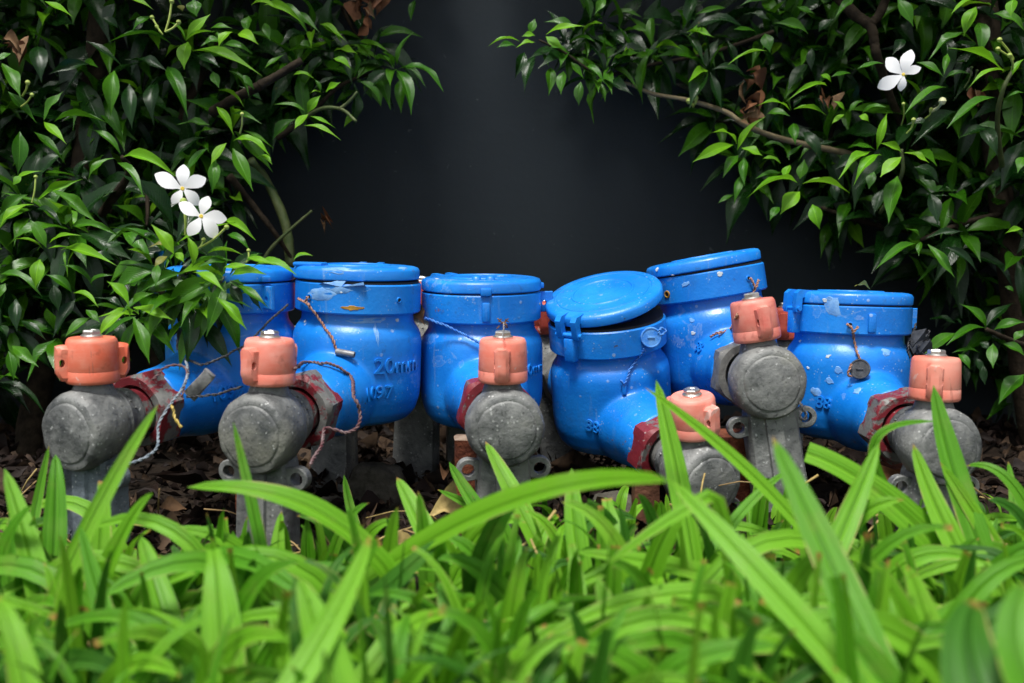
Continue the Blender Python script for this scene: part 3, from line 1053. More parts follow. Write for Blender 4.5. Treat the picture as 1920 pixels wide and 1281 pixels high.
t = thing('lead_clip', 'folded grey lead clip hanging on the leftmost nut', 'seal', Matrix.Identity(4))
m = MB()
a = P(375, 722, .66)
Mq = Matrix.Translation(a) @ Matrix.Rotation(-.85, 4, 'Y')
m.add(*rbox(.022, .0012, .0085, .0005), M=Mq); m.add(*rbox(.020, .0012, .0080, .0005, (.0005, -.0022, .0006)), M=Mq @ Matrix.Rotation(.16, 4, 'X') @ Matrix.Rotation(.08, 4, 'Y')); m.add(*rbox(.0016, .0040, .0082, .0006, (.0108, -.0010, .0002)), M=Mq)
m.build('folded_sheet', M_LEAD, t)
t = seal_wire('short yellow tie wire hanging under the leftmost nut', [[(319, 757, .640), (324, 770, .637), (328, 785, .635), (339, 802, .634)]], ['yellow'], r=.0006, hr=.0005)
t = seal_wire('dark chain of wire loops hanging at the eyelet of the leaning meter valve', [[(1500, 754, .655), (1506, 766, .652), (1512, 776, .652), (1508, 786, .652), (1500, 782, .652), (1503, 771, .652)]], ['black'], r=.0006, hr=.0006)
t = seal_wire('thin frayed wire sticking up from the bolt facing straight forward', [[(943, 632, .652), (944, 618, .68), (945, 606, .71)]], ['grey'], r=.0003, hr=.0003)
m = MB()
for k in range(14):
    a = P(945 + random.uniform(-9, 9), 605 + random.uniform(-7, 7), .712); b = a + Vector((random.uniform(-.003, .003), random.uniform(-.003, .003), random.uniform(-.003, .003)))
    m.add(*tube([a, b], .0005, 4))
m.build('brown_fibre', M_DRY, t)


# ------------------------------------------------------------------ leaves
LT = [(0, .06), (.07, .22), (.18, .60), (.30, .90), (.42, 1.0), (.55, .92), (.68, .66), (.79, .36), (.89, .14), (1.0, .0)]


def leaf_geo(arch, fold, wav, seed, twist=0.0, cut=None):
    """unit leaf: length 1 on +Y, width 1 on X, upper side +Z"""
    rnd = random.Random(seed)
    rows = len(LT)
    vs, uv, fs = [], [], []
    ph = rnd.uniform(0, 6)
    asym = rnd.uniform(-.08, .08)
    for y, wd in LT:
        if cut and y > cut: wd = wd * .5
        zc = arch * 4 * y * (1 - y) * (1.15 - .3 * y)
        xo = asym * math.sin(PI * y)
        for k, s in enumerate((-1, -.5, 0, .5, 1)):
            x = s * wd * .5
            z = zc + fold * abs(s) * wd * .5 + wav * math.sin(y * 9 + ph + s) * abs(s) * wd - twist * x * y
            vs.append((x + xo, y, z)); uv.append((.5 + s * .5, y))
    for i in range(rows - 1):
        for k in range(4):
            a = i * 5 + k
            fs.append((a, a + 1, a + 6, a + 5))
    return vs, fs, uv


GEO = [leaf_geo(a, f_, w_, i, tw) for i, (a, f_, w_, tw) in enumerate([(.10, .10, .02, .0), (.16, .16, .03, .15), (.05, .08, .02, -.12), (.20, .12, .05, .1), (.12, .22, .03, -.2), (.08, .14, .06, .05)])]
LEAFD = [[MB().add(*gq[:2], gq[2]).data('leaf', M_LEAF[c], True, None) for gq in GEO] for c in range(4)]


def leaf_matrix(b, tip, wid, nrm):
    y = tip - b; L = y.length; y = y / L
    z = nrm - y * nrm.dot(y)
    if z.length < 1e-4: z = y.orthogonal()
    z.normalize(); x = y.cross(z)
    R = Matrix((x * wid, y * L, z * L)).transposed().to_4x4()
    return Matrix.Translation(b) @ R


def facing(b, rr=.25, cam=.55, up=.75):
    return (CAM - b).normalized() * cam + Vector((0, 0, up)) + Vector((random.uniform(-rr, rr), random.uniform(-rr, rr), random.uniform(-rr, rr)))


Q = 2.98
CL = {'d': 0, 'm': 1, 'b': 2, 'y': 3}
# traced leaves: base x, y, tip x, y, width (all in picture thirds of a region), tone
LA = """1050 235 1030 392 112 b|1070 285 1468 428 88 b|955 245 600 240 66 m|1040 225 1178 78 80 b|1045 222 1206 178 40 b|1036 222 928 118 42 b|935 375 1050 660 112 m|640 395 618 657 108 m|722 470 738 725 106 d|880 455 862 712 112 d
930 395 690 335 82 d|480 230 702 387 84 d|500 360 270 416 70 d|212 260 232 467 122 d|10 355 118 552 104 m|45 512 207 692 94 m|250 8 408 96 84 b|245 672 356 508 72 m|245 682 373 807 78 b|305 680 610 690 66 m
190 738 370 922 88 m|110 735 98 985 112 m|672 858 500 722 74 m|690 878 992 992 78 b|655 912 807 1112 88 m|640 885 488 1022 64 m|205 1122 465 1000 58 b|288 1062 552 1257 84 m|190 1145 -10 1290 78 b|155 1088 -10 1215 82 m
1172 700 985 698 64 m|1210 598 1306 757 68 b|1150 770 948 935 88 d|1160 828 1038 962 74 m|1265 800 1178 922 74 b|1300 790 1508 872 94 b|1300 828 1415 1072 112 m|1205 895 1185 1088 84 m|1220 505 1366 602 62 b|1280 398 1395 553 64 m
1240 258 1416 306 58 m|1175 160 1300 160 62 m|1475 30 1695 133 62 b|1655 60 1786 182 62 m|1790 138 1910 242 72 b|1718 412 1842 318 74 d|1638 422 1757 440 36 b|1705 620 1525 585 54 m|1720 632 1792 533 68 b|1722 640 1645 722 84 b
1735 650 1877 717 48 b|1695 703 1908 787 54 b|1652 668 1520 787 78 m|800 115 740 190 60 d|870 100 735 185 70 m|640 20 580 140 90 d|700 0 858 55 60 b|1300 180 1220 270 90 b|1330 190 1445 250 85 b|1210 180 1235 275 60 m
1560 30 1720 190 66 m|1405 30 1555 50 50 b|1390 90 1380 190 80 m|1480 130 1510 230 60 m|1480 380 1600 300 60 m|1240 220 1120 260 80 m|1100 310 1230 380 90 d|1190 400 1225 495 70 m|660 160 560 100 80 d|60 300 -20 340 60 m|350 860 215 1010 110 d|420 1000 515 895 80 d|120 985 75 1035 60 b|70 1030 240 955 60 b|1420 500 1320 420 60 m|1460 560 1330 480 60 d|1280 640 1465 695 60 m|1360 730 1535 835 66 m|1440 880 1520 920 70 b|1000 30 1020 65 60 y|1080 0 1100 95 110 m"""
LB = """1075 590 1038 415 82 b|972 527 843 358 92 b|1080 628 1256 738 88 b|1030 635 773 747 78 m|1000 665 1000 942 94 d|1080 665 1075 932 88 d|1072 598 1312 568 62 m|1250 600 1412 590 54 b|1412 600 1662 648 84 b|1380 545 1548 592 62 b
1155 525 1362 532 64 b|1210 768 1382 953 78 b|1332 698 1506 832 78 m|1262 600 1168 792 80 d|1292 690 1362 832 84 d|1222 800 1225 982 74 d|1160 828 1160 1052 74 d|882 585 870 712 64 m|960 728 908 842 84 d|1252 342 1432 453 62 b
720 815 596 678 74 b|735 812 772 678 62 d|745 825 973 897 78 b|702 850 543 1002 88 b|745 878 837 1142 100 m|685 895 670 1042 84 d|740 800 860 745 64 m|692 830 523 768 74 d|410 745 552 827 78 b|422 778 293 998 84 d
502 883 363 992 78 m|480 838 562 912 64 m|402 742 248 640 84 m|518 708 318 583 84 m|505 692 632 645 54 m|258 490 162 328 84 m|275 467 462 424 48 b|265 497 417 488 48 b|340 503 657 594 84 b|240 497 66 445 48 b
222 556 198 722 100 b|-10 648 237 768 78 m|88 778 95 963 88 d|302 698 330 853 84 d|395 382 683 433 64 m|68 1040 217 1158 84 m|47 1068 77 1238 78 m|118 898 262 1012 84 d|860 600 715 660 74 d|880 420 728 483 70 d
950 470 828 490 50 y|935 540 860 610 60 y|1010 940 930 1020 80 d|1290 560 1100 600 60 m|640 560 480 530 80 d|200 280 350 375 60 d|365 360 410 295 60 m|30 690 -10 780 70 m|-10 930 40 990 80 d|700 470 560 520 60 d|1640 560 1750 535 60 b|1380 560 1450 520 40 m|1270 420 1400 510 60 m|980 520 1030 575 60 b"""
LC = """300 135 447 233 64 b|480 272 682 292 44 b|490 290 656 367 68 b|375 328 472 387 74 b|352 320 222 417 78 d|530 330 550 442 64 d|540 442 652 436 44 b|760 373 892 493 64 m|750 438 752 637 80 m|502 508 383 587 74 m|430 440 430 520 60 d|830 0 806 120 56 m|500 640 430 712 60 b|478 655 527 597 36 b|600 470 640 600 90 m|540 480 590 560 50 m|700 360 860 330 60 d|300 515 262 440 40 m|330 515 415 460 60 b|305 520 240 525 30 b"""
RC = """1412 232 1235 262 64 b|1502 237 1392 268 54 b|1392 260 1283 268 54 m|1472 190 1500 103 64 m|1560 195 1787 148 60 b|1560 205 1662 278 72 b|1570 265 1692 306 48 m|1440 293 1385 443 78 d|1500 318 1440 523 90 d|1540 298 1576 377 40 m
1585 378 1575 538 78 m|1660 398 1645 532 78 m|1755 458 1745 593 74 m|1835 470 1892 572 64 m|1780 363 1892 472 64 m|1700 348 1772 442 64 m|1790 -10 1810 118 64 m|1895 -5 1833 82 64 m|1720 300 1830 250 70 d|1500 200 1425 205 50 b"""
RD = """305 842 470 648 72 b|300 805 145 748 64 b|282 810 53 908 84 b|310 868 223 998 78 m|345 878 345 1043 68 m|330 828 447 872 78 b|445 890 552 917 48 b|340 978 285 1152 64 m|282 1090 198 1136 44 m|445 820 582 836 54 m
640 1023 353 1112 64 b|670 1028 938 1082 64 b|655 1073 543 1202 112 b|655 1000 680 888 84 m|725 1143 767 1285 98 b|600 923 570 1003 74 b|580 880 672 805 38 m|548 968 403 1002 54 m|540 1158 485 1238 64 m|1085 840 1142 632 60 b
1055 845 868 1007 78 b|1110 868 953 1042 88 b|1222 878 1103 992 100 b|1075 838 950 813 70 m|1222 856 1100 800 54 b|1240 853 1380 912 64 b|1742 545 1473 722 92 m|1530 628 1273 822 92 d|1200 985 1150 1253 122 m|1290 938 1432 1027 112 d
1380 1078 1425 1262 102 d|1660 708 1762 878 102 d|1122 355 973 386 54 m|1305 350 1462 433 78 m|1465 440 1605 413 44 m|1792 402 1478 268 78 b|1802 395 1593 497 64 b|1482 488 1238 642 88 m|1572 178 1373 338 88 m|1650 128 1660 323 108 m
1640 38 1570 207 102 b|1648 -5 1498 82 66 b|1850 -5 1835 97 84 b|1735 78 1912 178 84 m|1200 -5 1290 152 102 m|1842 420 1912 328 64 b|805 480 573 572 54 b|700 190 508 130 74 m|470 285 248 367 48 b|600 620 398 600 54 b
620 612 807 647 54 b|620 690 630 812 74 m|670 738 772 902 92 d|902 622 838 564 40 b|902 640 833 692 40 b|412 180 283 165 64 m|155 110 18 117 60 d|130 140 28 207 44 b|460 188 490 297 92 m|250 228 310 393 78 d
200 220 108 412 74 d|700 358 583 518 92 d|240 45 68 82 44 m|320 35 492 8 54 m|805 12 700 2 54 m|960 -5 850 102 64 m|722 268 720 402 64 d|930 630 1010 565 44 m|1000 640 1140 600 66 m|985 650 1040 680 70 b|620 600 700 540 64 d|470 640 600 650 70 m|770 420 830 460 50 b|940 410 830 430 60 m|1650 300 1800 390 70 d|1700 720 1560 760 90 d|1907 520 1810 545 40 m|1907 880 1870 970 80 m|1480 300 1460 420 50 m|760 810 860 790 60 d|960 870 850 950 80 d|1070 960 1040 1060 70 m|1250 700 1400 690 80 d|840 1020 860 1130 70 d|1120 1060 1070 1200 80 d|420 770 300 900 60 d|340 80 500 120 70 d|640 40 740 80 70 m|760 180 850 110 80 d|1240 220 1170 310 70 d"""
RE = """1300 318 1073 467 74 m|1330 310 1320 392 44 m|1370 323 1522 512 68 m|1330 290 1248 233 50 m|1360 290 1572 250 58 d|1470 338 1647 478 78 d|1692 798 1543 653 92 m|1690 790 1470 890 84 m|1520 820 1350 937 90 m|1690 790 1852 648 84 d
1740 800 1915 758 74 m|1660 930 1503 930 58 m|1735 878 1735 1018 78 m|1790 878 1915 952 84 m|1540 938 1606 1022 64 m|1680 998 1690 1112 54 d|1570 998 1585 1122 58 d|1907 1050 1763 1218 120 m|1900 240 1800 262 40 b|1560 770 1530 740 50 d|1380 740 1540 770 70 d|1640 960 1660 1040 60 d|1850 860 1907 800 60 m|1800 560 1850 590 40 m|1660 870 1720 910 60 d"""


def parse(s, ox, oy):
    out = []
    for ln in s.replace('\n', '|').split('|'):
        a = ln.split()
        if len(a) < 6: continue
        n_ = [float(v) for v in a[:5]]
        out.append((ox + n_[0] / Q, oy + n_[1] / Q, ox + n_[2] / Q, oy + n_[3] / Q, n_[4] / Q, CL[a[5]]))
    return out


def depth_left(px, py):
    d = .82 + .00026 * max(0, px - 200) - .0001 * (py - 300)
    if py > 420 and 230 < px < 560: d = .70
    if px > 640: d += .06
    return d


def depth_right(px, py):
    d = .98 - .00024 * (px - 1300)
    if py < 220 and px < 1300: d = .97
    if py > 480: d = .95
    if py > 600: d = .90
    return d


shrubL = thing('shrub', 'glossy leaved shrub with a pair of white flowers overhanging the leftmost meter', 'shrub', Matrix.Translation((-.42, .16, ground_z(-.42, .16))), 'flowering shrubs against the wall')
shrubR = thing('shrub', 'glossy leaved shrub with a single white flower arching in over the rightmost meter', 'shrub', Matrix.Translation((.52, .18, ground_z(.52, .18))), 'flowering shrubs against the wall')
bpy.context.view_layer.update()


def put_leaf(root, px0, py0, px1, py1, wpx, c, d0, d1):
    b, t_ = P(px0, py0, d0), P(px1, py1, d1)
    M = leaf_matrix(b, t_, wpx * 0.78 * (d0 + d1) / 2 / F, facing(b))
    link('leaf', random.choice(LEAFD[c]), root, root.matrix_world.inverted() @ M)
    return b


cnt = {}
twig_tips = {0: [], 1: []}
for si, (root, lists, df) in enumerate(((shrubL, [parse(LA, 0, 0), parse(LB, 0, 300), parse(LC, 500, 0)], depth_left), (shrubR, [parse(RC, 500, 0), parse(RD, 1280, 0), parse(RE, 1280, 350)], depth_right))):
    k = 0
    for L_ in lists:
        for (a, b, c, e, wd, tone) in L_:
            d0 = df(a, b) + random.uniform(-.012, .012) + (.035 if tone == 0 else 0.0) - (.01 if tone == 2 else 0)
            ln = math.hypot(c - a, e - b) * d0 / F
            d1 = d0 - ln * random.uniform(.05, .55) + (ln * .3 if e < b - 20 else 0)
            twig_tips[si].append(put_leaf(root, a, b, c, e, wd, tone, d0, d1))
            k += 1
    cnt[si] = k

# silhouettes (in the picture) inside which the fill foliage stays
SL = [(-500, -600), (760, -600), (800, -60), (735, 30), (690, 95), (640, 110), (600, 215), (505, 300), (500, 340), (430, 420), (360, 470), (300, 560), (270, 640), (200, 640), (120, 640), (60, 740), (-500, 760)]
SR = [(900, -600), (1090, -60), (1075, 70), (1250, 140), (1330, 190), (1345, 300), (1400, 345), (1500, 400), (1640, 430), (1700, 500), (1790, 540), (1770, 640), (1860, 720), (1900, 760), (2500, 760), (2500, -600)]


def inside(px, py, poly):
    r = False
    j = len(poly) - 1
    for i in range(len(poly)):
        xi, yi = poly[i]; xj, yj = poly[j]
        if (yi > py) != (yj > py) and px < (xj - xi) * (py - yi) / (yj - yi) + xi: r = not r
        j = i
    return r


def rosette(pos, axis, n, L, out, tones=(0, 0, 1, 1, 2)):
    axis = axis.normalized()
    t1 = axis.orthogonal().normalized(); t2 = axis.cross(t1)
    a0 = random.uniform(0, 6)
    for k in range(n):
        a = a0 + k * 2.4
        rad = t1 * math.cos(a) + t2 * math.sin(a)
        el = random.uniform(-.35, .55) if k < n - 2 else random.uniform(.5, 1.2)
        dr = (rad * math.cos(el) + axis * math.sin(el) + Vector((0, 0, -.35))).normalized()
        l = L * random.uniform(.7, 1.15) * (.75 if k >= n - 2 else 1)
        b = pos + dr * .003
        nrm = axis * .6 + Vector((0, 0, .8)) + Vector((random.uniform(-.3, .3), random.uniform(-.3, .3), 0))
        tone = random.choice(tones) if k < n - 2 else min(2, random.choice(tones) + 1)
        out.append((leaf_matrix(b, b + dr * l, l * random.uniform(.22, .30), nrm), tone))


def fill(si, root, poly, df, n_ros, cap):
    leaves = []
    rnd = random
    tips = []
    tries = 0
    while len(tips) < n_ros and tries < 60000:
        tries += 1
        px, py = rnd.uniform(-450, 2400), rnd.uniform(-560, 760)
        if not inside(px, py, poly): continue
        near = min(df(px, py) + .12, 1.07)
        d = rnd.uniform(near, 1.115)
        p = P(px, py, d)
        if p.y > WALL_Y - .015 or p.z < .03: continue
        inframe = 0 < px < W0 and py > 0
        if not inframe and rnd.random() < .35: continue
        tips.append(p)
        ax = Vector((rnd.uniform(-.5, .5), -.9, rnd.uniform(-.1, .7)))
        rosette(p, ax, rnd.choice((5, 6, 7)), rnd.uniform(.056, .076), leaves, (0, 0, 0, 0, 0, 1))  # inner leaves mostly take the green darkened for shade
    if si == 0:
        for q in ((300, 545), (345, 560), (392, 548), (262, 590), (330, 505), (425, 520), (290, 500), (372, 590)):
            rosette(P(q[0], q[1], rnd.uniform(.715, .735)), Vector((rnd.uniform(-.4, .4), -.8, .2)), 7, rnd.uniform(.036, .046), leaves, (0, 0, 1, 1))
    for q in range(75):         # sprays added out of view above the frame to shade wall and back leaves
        p = P(rnd.uniform(-250, 760) if si == 0 else rnd.uniform(980, 2150), rnd.uniform(-480, -70), rnd.uniform(.92, 1.09))
        if p.y < WALL_Y - .02: rosette(p, Vector((rnd.uniform(-.5, .5), -.7, rnd.uniform(0, .6))), 7, rnd.uniform(.05, .07), leaves, (0, 0, 1))
    for q in (((700, 112), (742, 128), (664, 150), (622, 95), (585, 60), (560, 130)) if si == 0 else ((1062, 88), (1100, 112), (1140, 122), (1182, 112), (1222, 92), (1120, 150), (1280, 60), (1090, 70), (1330, 130))):
        rosette(P(q[0], q[1], rnd.uniform(.975, 1.0)), Vector((rnd.uniform(-.6, .6), -.8, .2)), 7, rnd.uniform(.044, .056), leaves, (0, 0, 1))
    for q in range(70):        # the crown goes on above the frame and leans out, added to shade leaves below
        px = rnd.uniform(-500, 620) if si == 0 else rnd.uniform(1150, 2400)
        p = P(px, rnd.uniform(-900, -160), rnd.uniform(.80, 1.0))
        rosette(p, Vector((rnd.uniform(-.5, .5), -.6, rnd.uniform(.1, .9))), 7, rnd.uniform(.05, .066), leaves, (0, 0, 1, 1))
    inv = root.matrix_world.inverted()

    def vis(e):
        a, b, c = proj(e[0].translation)
        return (0 if (-20 < a < 1940 and -20 < b < 800) else 10) + c
    leaves.sort(key=vis)
    st = MB()
    for q, (M, tone) in enumerate(leaves):
        if q < cap:
            link('leaf', rnd.choice(LEAFD[tone]), root, inv @ M)
        else:
            gq = rnd.choice(GEO); st.add(gq[0], gq[1], gq[2], tone, inv @ M)
    o = st.build('foliage', M_LEAF, root, sharp=None)
    o['kind'] = 'stuff'
    twig_tips[si] = tips
    return tips


fill(0, shrubL, SL, depth_left, 300, max(0, 299 - cnt[0]))
fill(1, shrubR, SR, depth_right, 320, max(0, 299 - cnt[1]))


def branch(root, pts, r0, r1, mat=M_BARK, name='branch', segs=8):
    path = catmull([P(*p) for p in pts], 8)
    inv = root.matrix_world.inverted()
    m = MB(); v, f_, uv = tube(path, lambda t: r0 + (r1 - r0) * t, segs, .18)
    m.add(v, f_, uv, M=inv)
    return m.build(name, mat, root, sharp=None)


branch(shrubL, [(40, 1010, 1.0), (60, 800, 1.0), (110, 560, 1.0), (150, 350, .99), (180, 100, .98), (200, -200, .97)], .016, .010, name='trunk')
branch(shrubL, [(300, 900, 1.04), (290, 700, 1.04), (285, 480, 1.04), (330, 250, 1.03), (420, 60, 1.03)], .009, .0045)
branch(shrubL, [(110, 560, 1.0), (180, 420, .95), (240, 330, .9), (230, 295, .85)], .006, .002)
branch(shrubL, [(290, 560, 1.0), (320, 540, .85), (350, 508, .72)], .005, .0018)
branch(shrubL, [(486, 161, .90), (520, 142, .90), (566, 113, .90)], .0045, .0032)
branch(shrubL, [(400, 210, .95), (440, 185, .92), (490, 160, .90)], .005, .0042)
branch(shrubL, [(480, 520, 1.0), (505, 470, 1.0), (545, 430, 1.0), (585, 395, 1.0)], .0022, .0012, M_TWIG)
branch(shrubL, [(545, 500, 1.02), (535, 420, 1.02), (500, 340, 1.02), (470, 300, 1.0)], .0055, .004, M_TWIG)
branch(shrubL, [(430, 330, .98), (470, 380, 1.0), (510, 430, 1.0), (550, 490, 1.02)], .004, .002)
branch(shrubL, [(560, 230, .98), (600, 205, .96), (640, 205, .95), (668, 228, .94)], .0022, .0014, M_TWIG)
branch(shrubL, [(636, 205, .95), (655, 190, .95), (670, 172, .95)], .0016, .0012, M_TWIG)
branch(shrubL, [(520, 260, 1.0), (580, 215, .99), (640, 160, .99), (720, 130, 1.0)], .003, .0015)
branch(shrubR, [(1970, 1010, 1.02), (1930, 760, 1.02), (1890, 480, 1.01), (1860, 200, 1.0), (1840, -200, 1.0)], .016, .011, name='trunk')
branch(shrubR, [(1560, -20, .99), (1600, 25, .98), (1632, 50, .97), (1640, 85, .97), (1646, 110, .97), (1690, 230, 1.02), (1800, 420, 1.05)], .0060, .0035)
branch(shrubR, [(1634, 45, .97), (1650, 25, .97), (1668, -20, .97)], .0045, .004)
branch(shrubR, [(1130, 150, .99), (1180, 158, .99), (1224, 176, .985), (1290, 188, .98), (1360, 210, .98), (1400, 236, .98), (1470, 262, 1.0), (1600, 290, 1.03)], .0014, .0032, mat_plain('pale_bark', (.13, .10, .05), (.26, .21, .12), 90, .8, 0, .7, .0015, 250))
branch(shrubR, [(1010, 75, .97), (1060, 100, .975), (1130, 140, .98), (1230, 120, .99), (1330, 100, 1.0), (1450, 60, 1.02)], .0010, .0022)
branch(shrubR, [(1540, 390, 1.03), (1600, 410, 1.04), (1680, 430, 1.05), (1800, 440, 1.06)], .0022, .003)
branch(shrubR, [(1690, 280, .93), (1690, 330, .94), (1650, 400, .98)], .0018, .002, M_TWIG)
branch(shrubR, [(1727, 450, .95), (1800, 420, .98), (1880, 400, 1.0)], .002, .003)
branch(shrubR, [(1850, 618, .9), (1900, 640, .93), (1960, 660, .98)], .002, .003)
branch(shrubR, [(1900, 130, .88), (1880, 170, .88), (1870, 230, .9), (1880, 320, .95)], .0018, .0025, M_TWIG)
# twigs from fill rosettes towards the stems, one part
for root, si, tx in ((shrubL, 0, -.45), (shrubR, 1, .52)):
    m = MB(); inv = root.matrix_world.inverted()
    for p in random.sample([q for q in twig_tips[si] if abs(q.x - tx) < .5], 150):
        q = p + Vector(((tx - p.x) * .10, (.03 + random.uniform(0, .03)), .012 + random.uniform(0, .03)))
        if q.y > WALL_Y - .01: q.y = WALL_Y - .01
        mid = p.lerp(q, .5) + Vector((0, 0, -.008))
        v, f_, uv = tube([p, mid, q], lambda t: .0011 + .0012 * t, 5)
        m.add(v, f_, uv, M=inv)
    o = m.build('twigs', M_BARK, root, sharp=None); o['kind'] = 'stuff'


# flowers (parts) with petals (sub-parts)
def petal_geo():
    vs, fs, uv = [], [], []
    tab = [(0, .10), (.15, .16), (.32, .36), (.50, .52), (.66, .54), (.80, .44), (.92, .24), (1.0, .05)]
    for y, wd in tab:
        for s in (-1, -.5, 0, .5, 1):
            vs.append((s * wd * .5 + .10 * y * y, y, .06 * math.sin(PI * y) + .05 * abs(s) * wd * (1 if s < 0 else -.5) - .10 * y * y)); uv.append((.5 + .5 * s, y))
    for i in range(len(tab) - 1):
        for k in range(4):
            a = i * 5 + k; fs.append((a, a + 1, a + 6, a + 5))
    return vs, fs, uv


PETAL = MB().add(*petal_geo()).data('petal', M_PETAL, True, None)


def flower(root, px, py, d, rpx, tips, n_tilt, lab):
    p = P(px, py, d); inv = root.matrix_world.inverted()
    n = ((CAM - p).normalized() + RIGHT * n_tilt[0] + UP * n_tilt[1]).normalized()
    m = MB()
    B = Matrix.Translation(p) @ n.to_track_quat('Z', 'Y').to_matrix().to_4x4()
    m.add(*lathe([(.0015, .0006), (.0010, .0011), (0, .0010)], 12), mi=0)
    m.add(*lathe([(0, -.016), (.0012, -.015), (.0011, -.004), (.0018, -.0005), (.0022, .0005)], 10), mi=1)
    m.v = [tuple(inv @ B @ Vector(v)) for v in m.v]
    f = m.build('flower', [M_YEL, M_BUD], root); f['label'] = lab
    for tx, ty in tips:
        v = RIGHT * tx + UP * -ty
        v = v - n * v.dot(n)
        sc = math.hypot(tx, ty) * d / F
        y = v.normalized(); x = y.cross(n)
        Mp = Matrix.Translation(p + n * .0004) @ Matrix((x * sc, y * sc, n * sc)).transposed().to_4x4()
        link('petal', PETAL, f, inv @ Mp)


flower(shrubL, 342, 354, .70, 45, [(-2, -46), (41, -26), (34, 24), (-16, 30), (-51, -18)], (.1, .15), 'upper white flower of the pair')
flower(shrubL, 377, 406, .69, 45, [(10, -40), (47, -3), (34, 35), (-20, 38), (-42, -18)], (.1, .15), 'lower white flower of the pair')
flower(shrubR, 1694, 140, .88, 40, [(10, -45), (29, -13), (-3, 30), (-44, 24), (-36, -28)], (-.1, .1), 'single white flower')


def bud(root, px, py, d, rpx, mat, stalk=None):
    p = P(px, py, d); inv = root.matrix_world.inverted(); r = rpx * d / F
    m = MB()
    m.add(*lathe([(0, -r), (r * .6, -r * .8), (r, 0), (r * .75, r * .7), (0, r * 1.05)], 10), M=inv @ Matrix.Translation(p))
    if stalk:
        v, f_, uv = tube(catmull([p, (p + P(*stalk)) / 2 + Vector((.001, -.001, -.001)), P(*stalk)], 5), lambda t: r * .42, 6)
        m.add(v, f_, uv, M=inv)
    m.build('bud', mat, root)


for (a, b, d, r, s) in [(425, 426, .69, 5, (372, 466, .70)), (382, 450, .70, 4.5, (365, 470, .70)), (344, 378, .695, 7, (348, 440, .70)), (52, 155, .8, 5, (42, 180, .81)), (60, 178, .8, 4, (40, 200, .81)), (285, 33, .84, 4.5, (300, 60, .84)),
                      (335, 42, .84, 5, (310, 60, .84)), (322, 3, .84, 5, (310, 60, .84)), (294, 50, .84, 4, (305, 65, .84)), (454, 214, .85, 4, (450, 250, .86)), (67, 332, .8, 4, (60, 380, .8)), (466, 470, .70, 4, (462, 492, .70))]:
    bud(shrubL, a, b, d, r, M_BUD, s)
for (a, b, d, r, s, mt) in [(1767, 190, .86, 7.5, (1745, 210, .88), M_BUDW), (1713, 225, .87, 4.5, (1700, 250, .88), M_BUD), (1874, 75, .82, 5, (1900, 110, .83), M_BUD), (1871, 92, .82, 4.5, (1900, 112, .83), M_BUD), (1893, 104, .82, 5, (1898, 130, .83), M_BUD),
                            (1822, 127, .84, 3, (1808, 165, .85), M_TWIG), (1832, 133, .84, 3, (1812, 170, .85), M_TWIG), (1694, 195, .88, 3.5, (1690, 235, .9), M_BUD), (1292, 190, .975, 6, (1300, 200, .98), M_BUD), (1304, 184, .975, 6, (1300, 198, .98), M_BUD), (1746, 205, .87, 3.5, (1735, 222, .88), M_BUD)]:
    bud(shrubR, a, b, d, r, mt, s)


# withered leaves hanging in the shrubs
def withered(root, px, py, d, spread, n, mat=M_DRYRED):
    m = MB(); inv = root.matrix_world.inverted()
    for k in range(n):
        p = P(px + random.uniform(-spread, spread) * .5, py + random.uniform(-spread, spread), d + random.uniform(-.006, .006))
        dr = Vector((random.uniform(-.6, .6), random.uniform(-.6, .2), random.uniform(-1, -.2))).normalized()
        gq = leaf_geo(random.uniform(.2, .4), random.uniform(.5, 1.2), .15, k, random.uniform(-2, 2))
        M = leaf_matrix(p, p + dr * random.uniform(.010, .022), random.uniform(.004, .008), facing(p, .9))
        m.add(gq[0], gq[1], gq[2], 0, inv @ M)
    m.build('withered_leaf', mat, root, sharp=None)


withered(shrubL, 690, 8, .99, 26, 16); withered(shrubR, 1398, 200, .965, 26, 6); withered(shrubL, 606, 412, .99, 10, 3); withered(shrubR, 1550, 195, .95, 10, 3); withered(shrubL, 10, 82, .8, 14, 4)
withered(shrubR, 1397, 140, .965, 16, 4); withered(shrubR, 1825, 172, .88, 10, 3)

# ------------------------------------------------------------------ litter, stones, stubs
def litter():
    m = MB()
    for k in range(4200):
        x = random.uniform(-.55, .55); y = random.uniform(-.2, .33)
        z = ground_z(x, y) + random.uniform(0, .012)
        L = random.choice((.008, .011, .014, .018, .022, .030)) * random.uniform(.7, 1.2); wd = min(.006, L * random.uniform(.08, .34))
        a = random.uniform(0, 2 * PI)
        d = Vector((math.cos(a), math.sin(a), random.uniform(-.25, .45)))
        gq = random.choice(CURL)
        p = Vector((x, y, z))
        m.add(gq[0], gq[1], gq[2], 0, leaf_matrix(p, p + d * L, wd, Vector((random.uniform(-.6, .6), random.uniform(-.6, .6), 1))))
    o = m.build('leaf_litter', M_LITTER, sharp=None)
    tag(o, 'dark brown fallen leaf litter covering the soil under the meters', 'leaf litter', kind='stuff')


CURL = [leaf_geo(random.uniform(-.1, .35), random.uniform(.1, .8), random.uniform(.05, .2), 50 + k, random.uniform(-1, 1)) for k in range(8)]
litter()


def dryleaf(label, a, b, wpx, d0, d1, mat, nrm, curl=0, name='fallen_leaf'):
    p, q = P(*a, d0), P(*b, d1)
    m = MB(); gq = CURL[curl]
    M = leaf_matrix(p, q, wpx * d0 / F, nrm)
    m.add(gq[0], gq[1], gq[2], 0, M)
    o = m.build(name, mat, sharp=None)
    tag(o, label, 'leaf', 'large dry leaves on the soil')


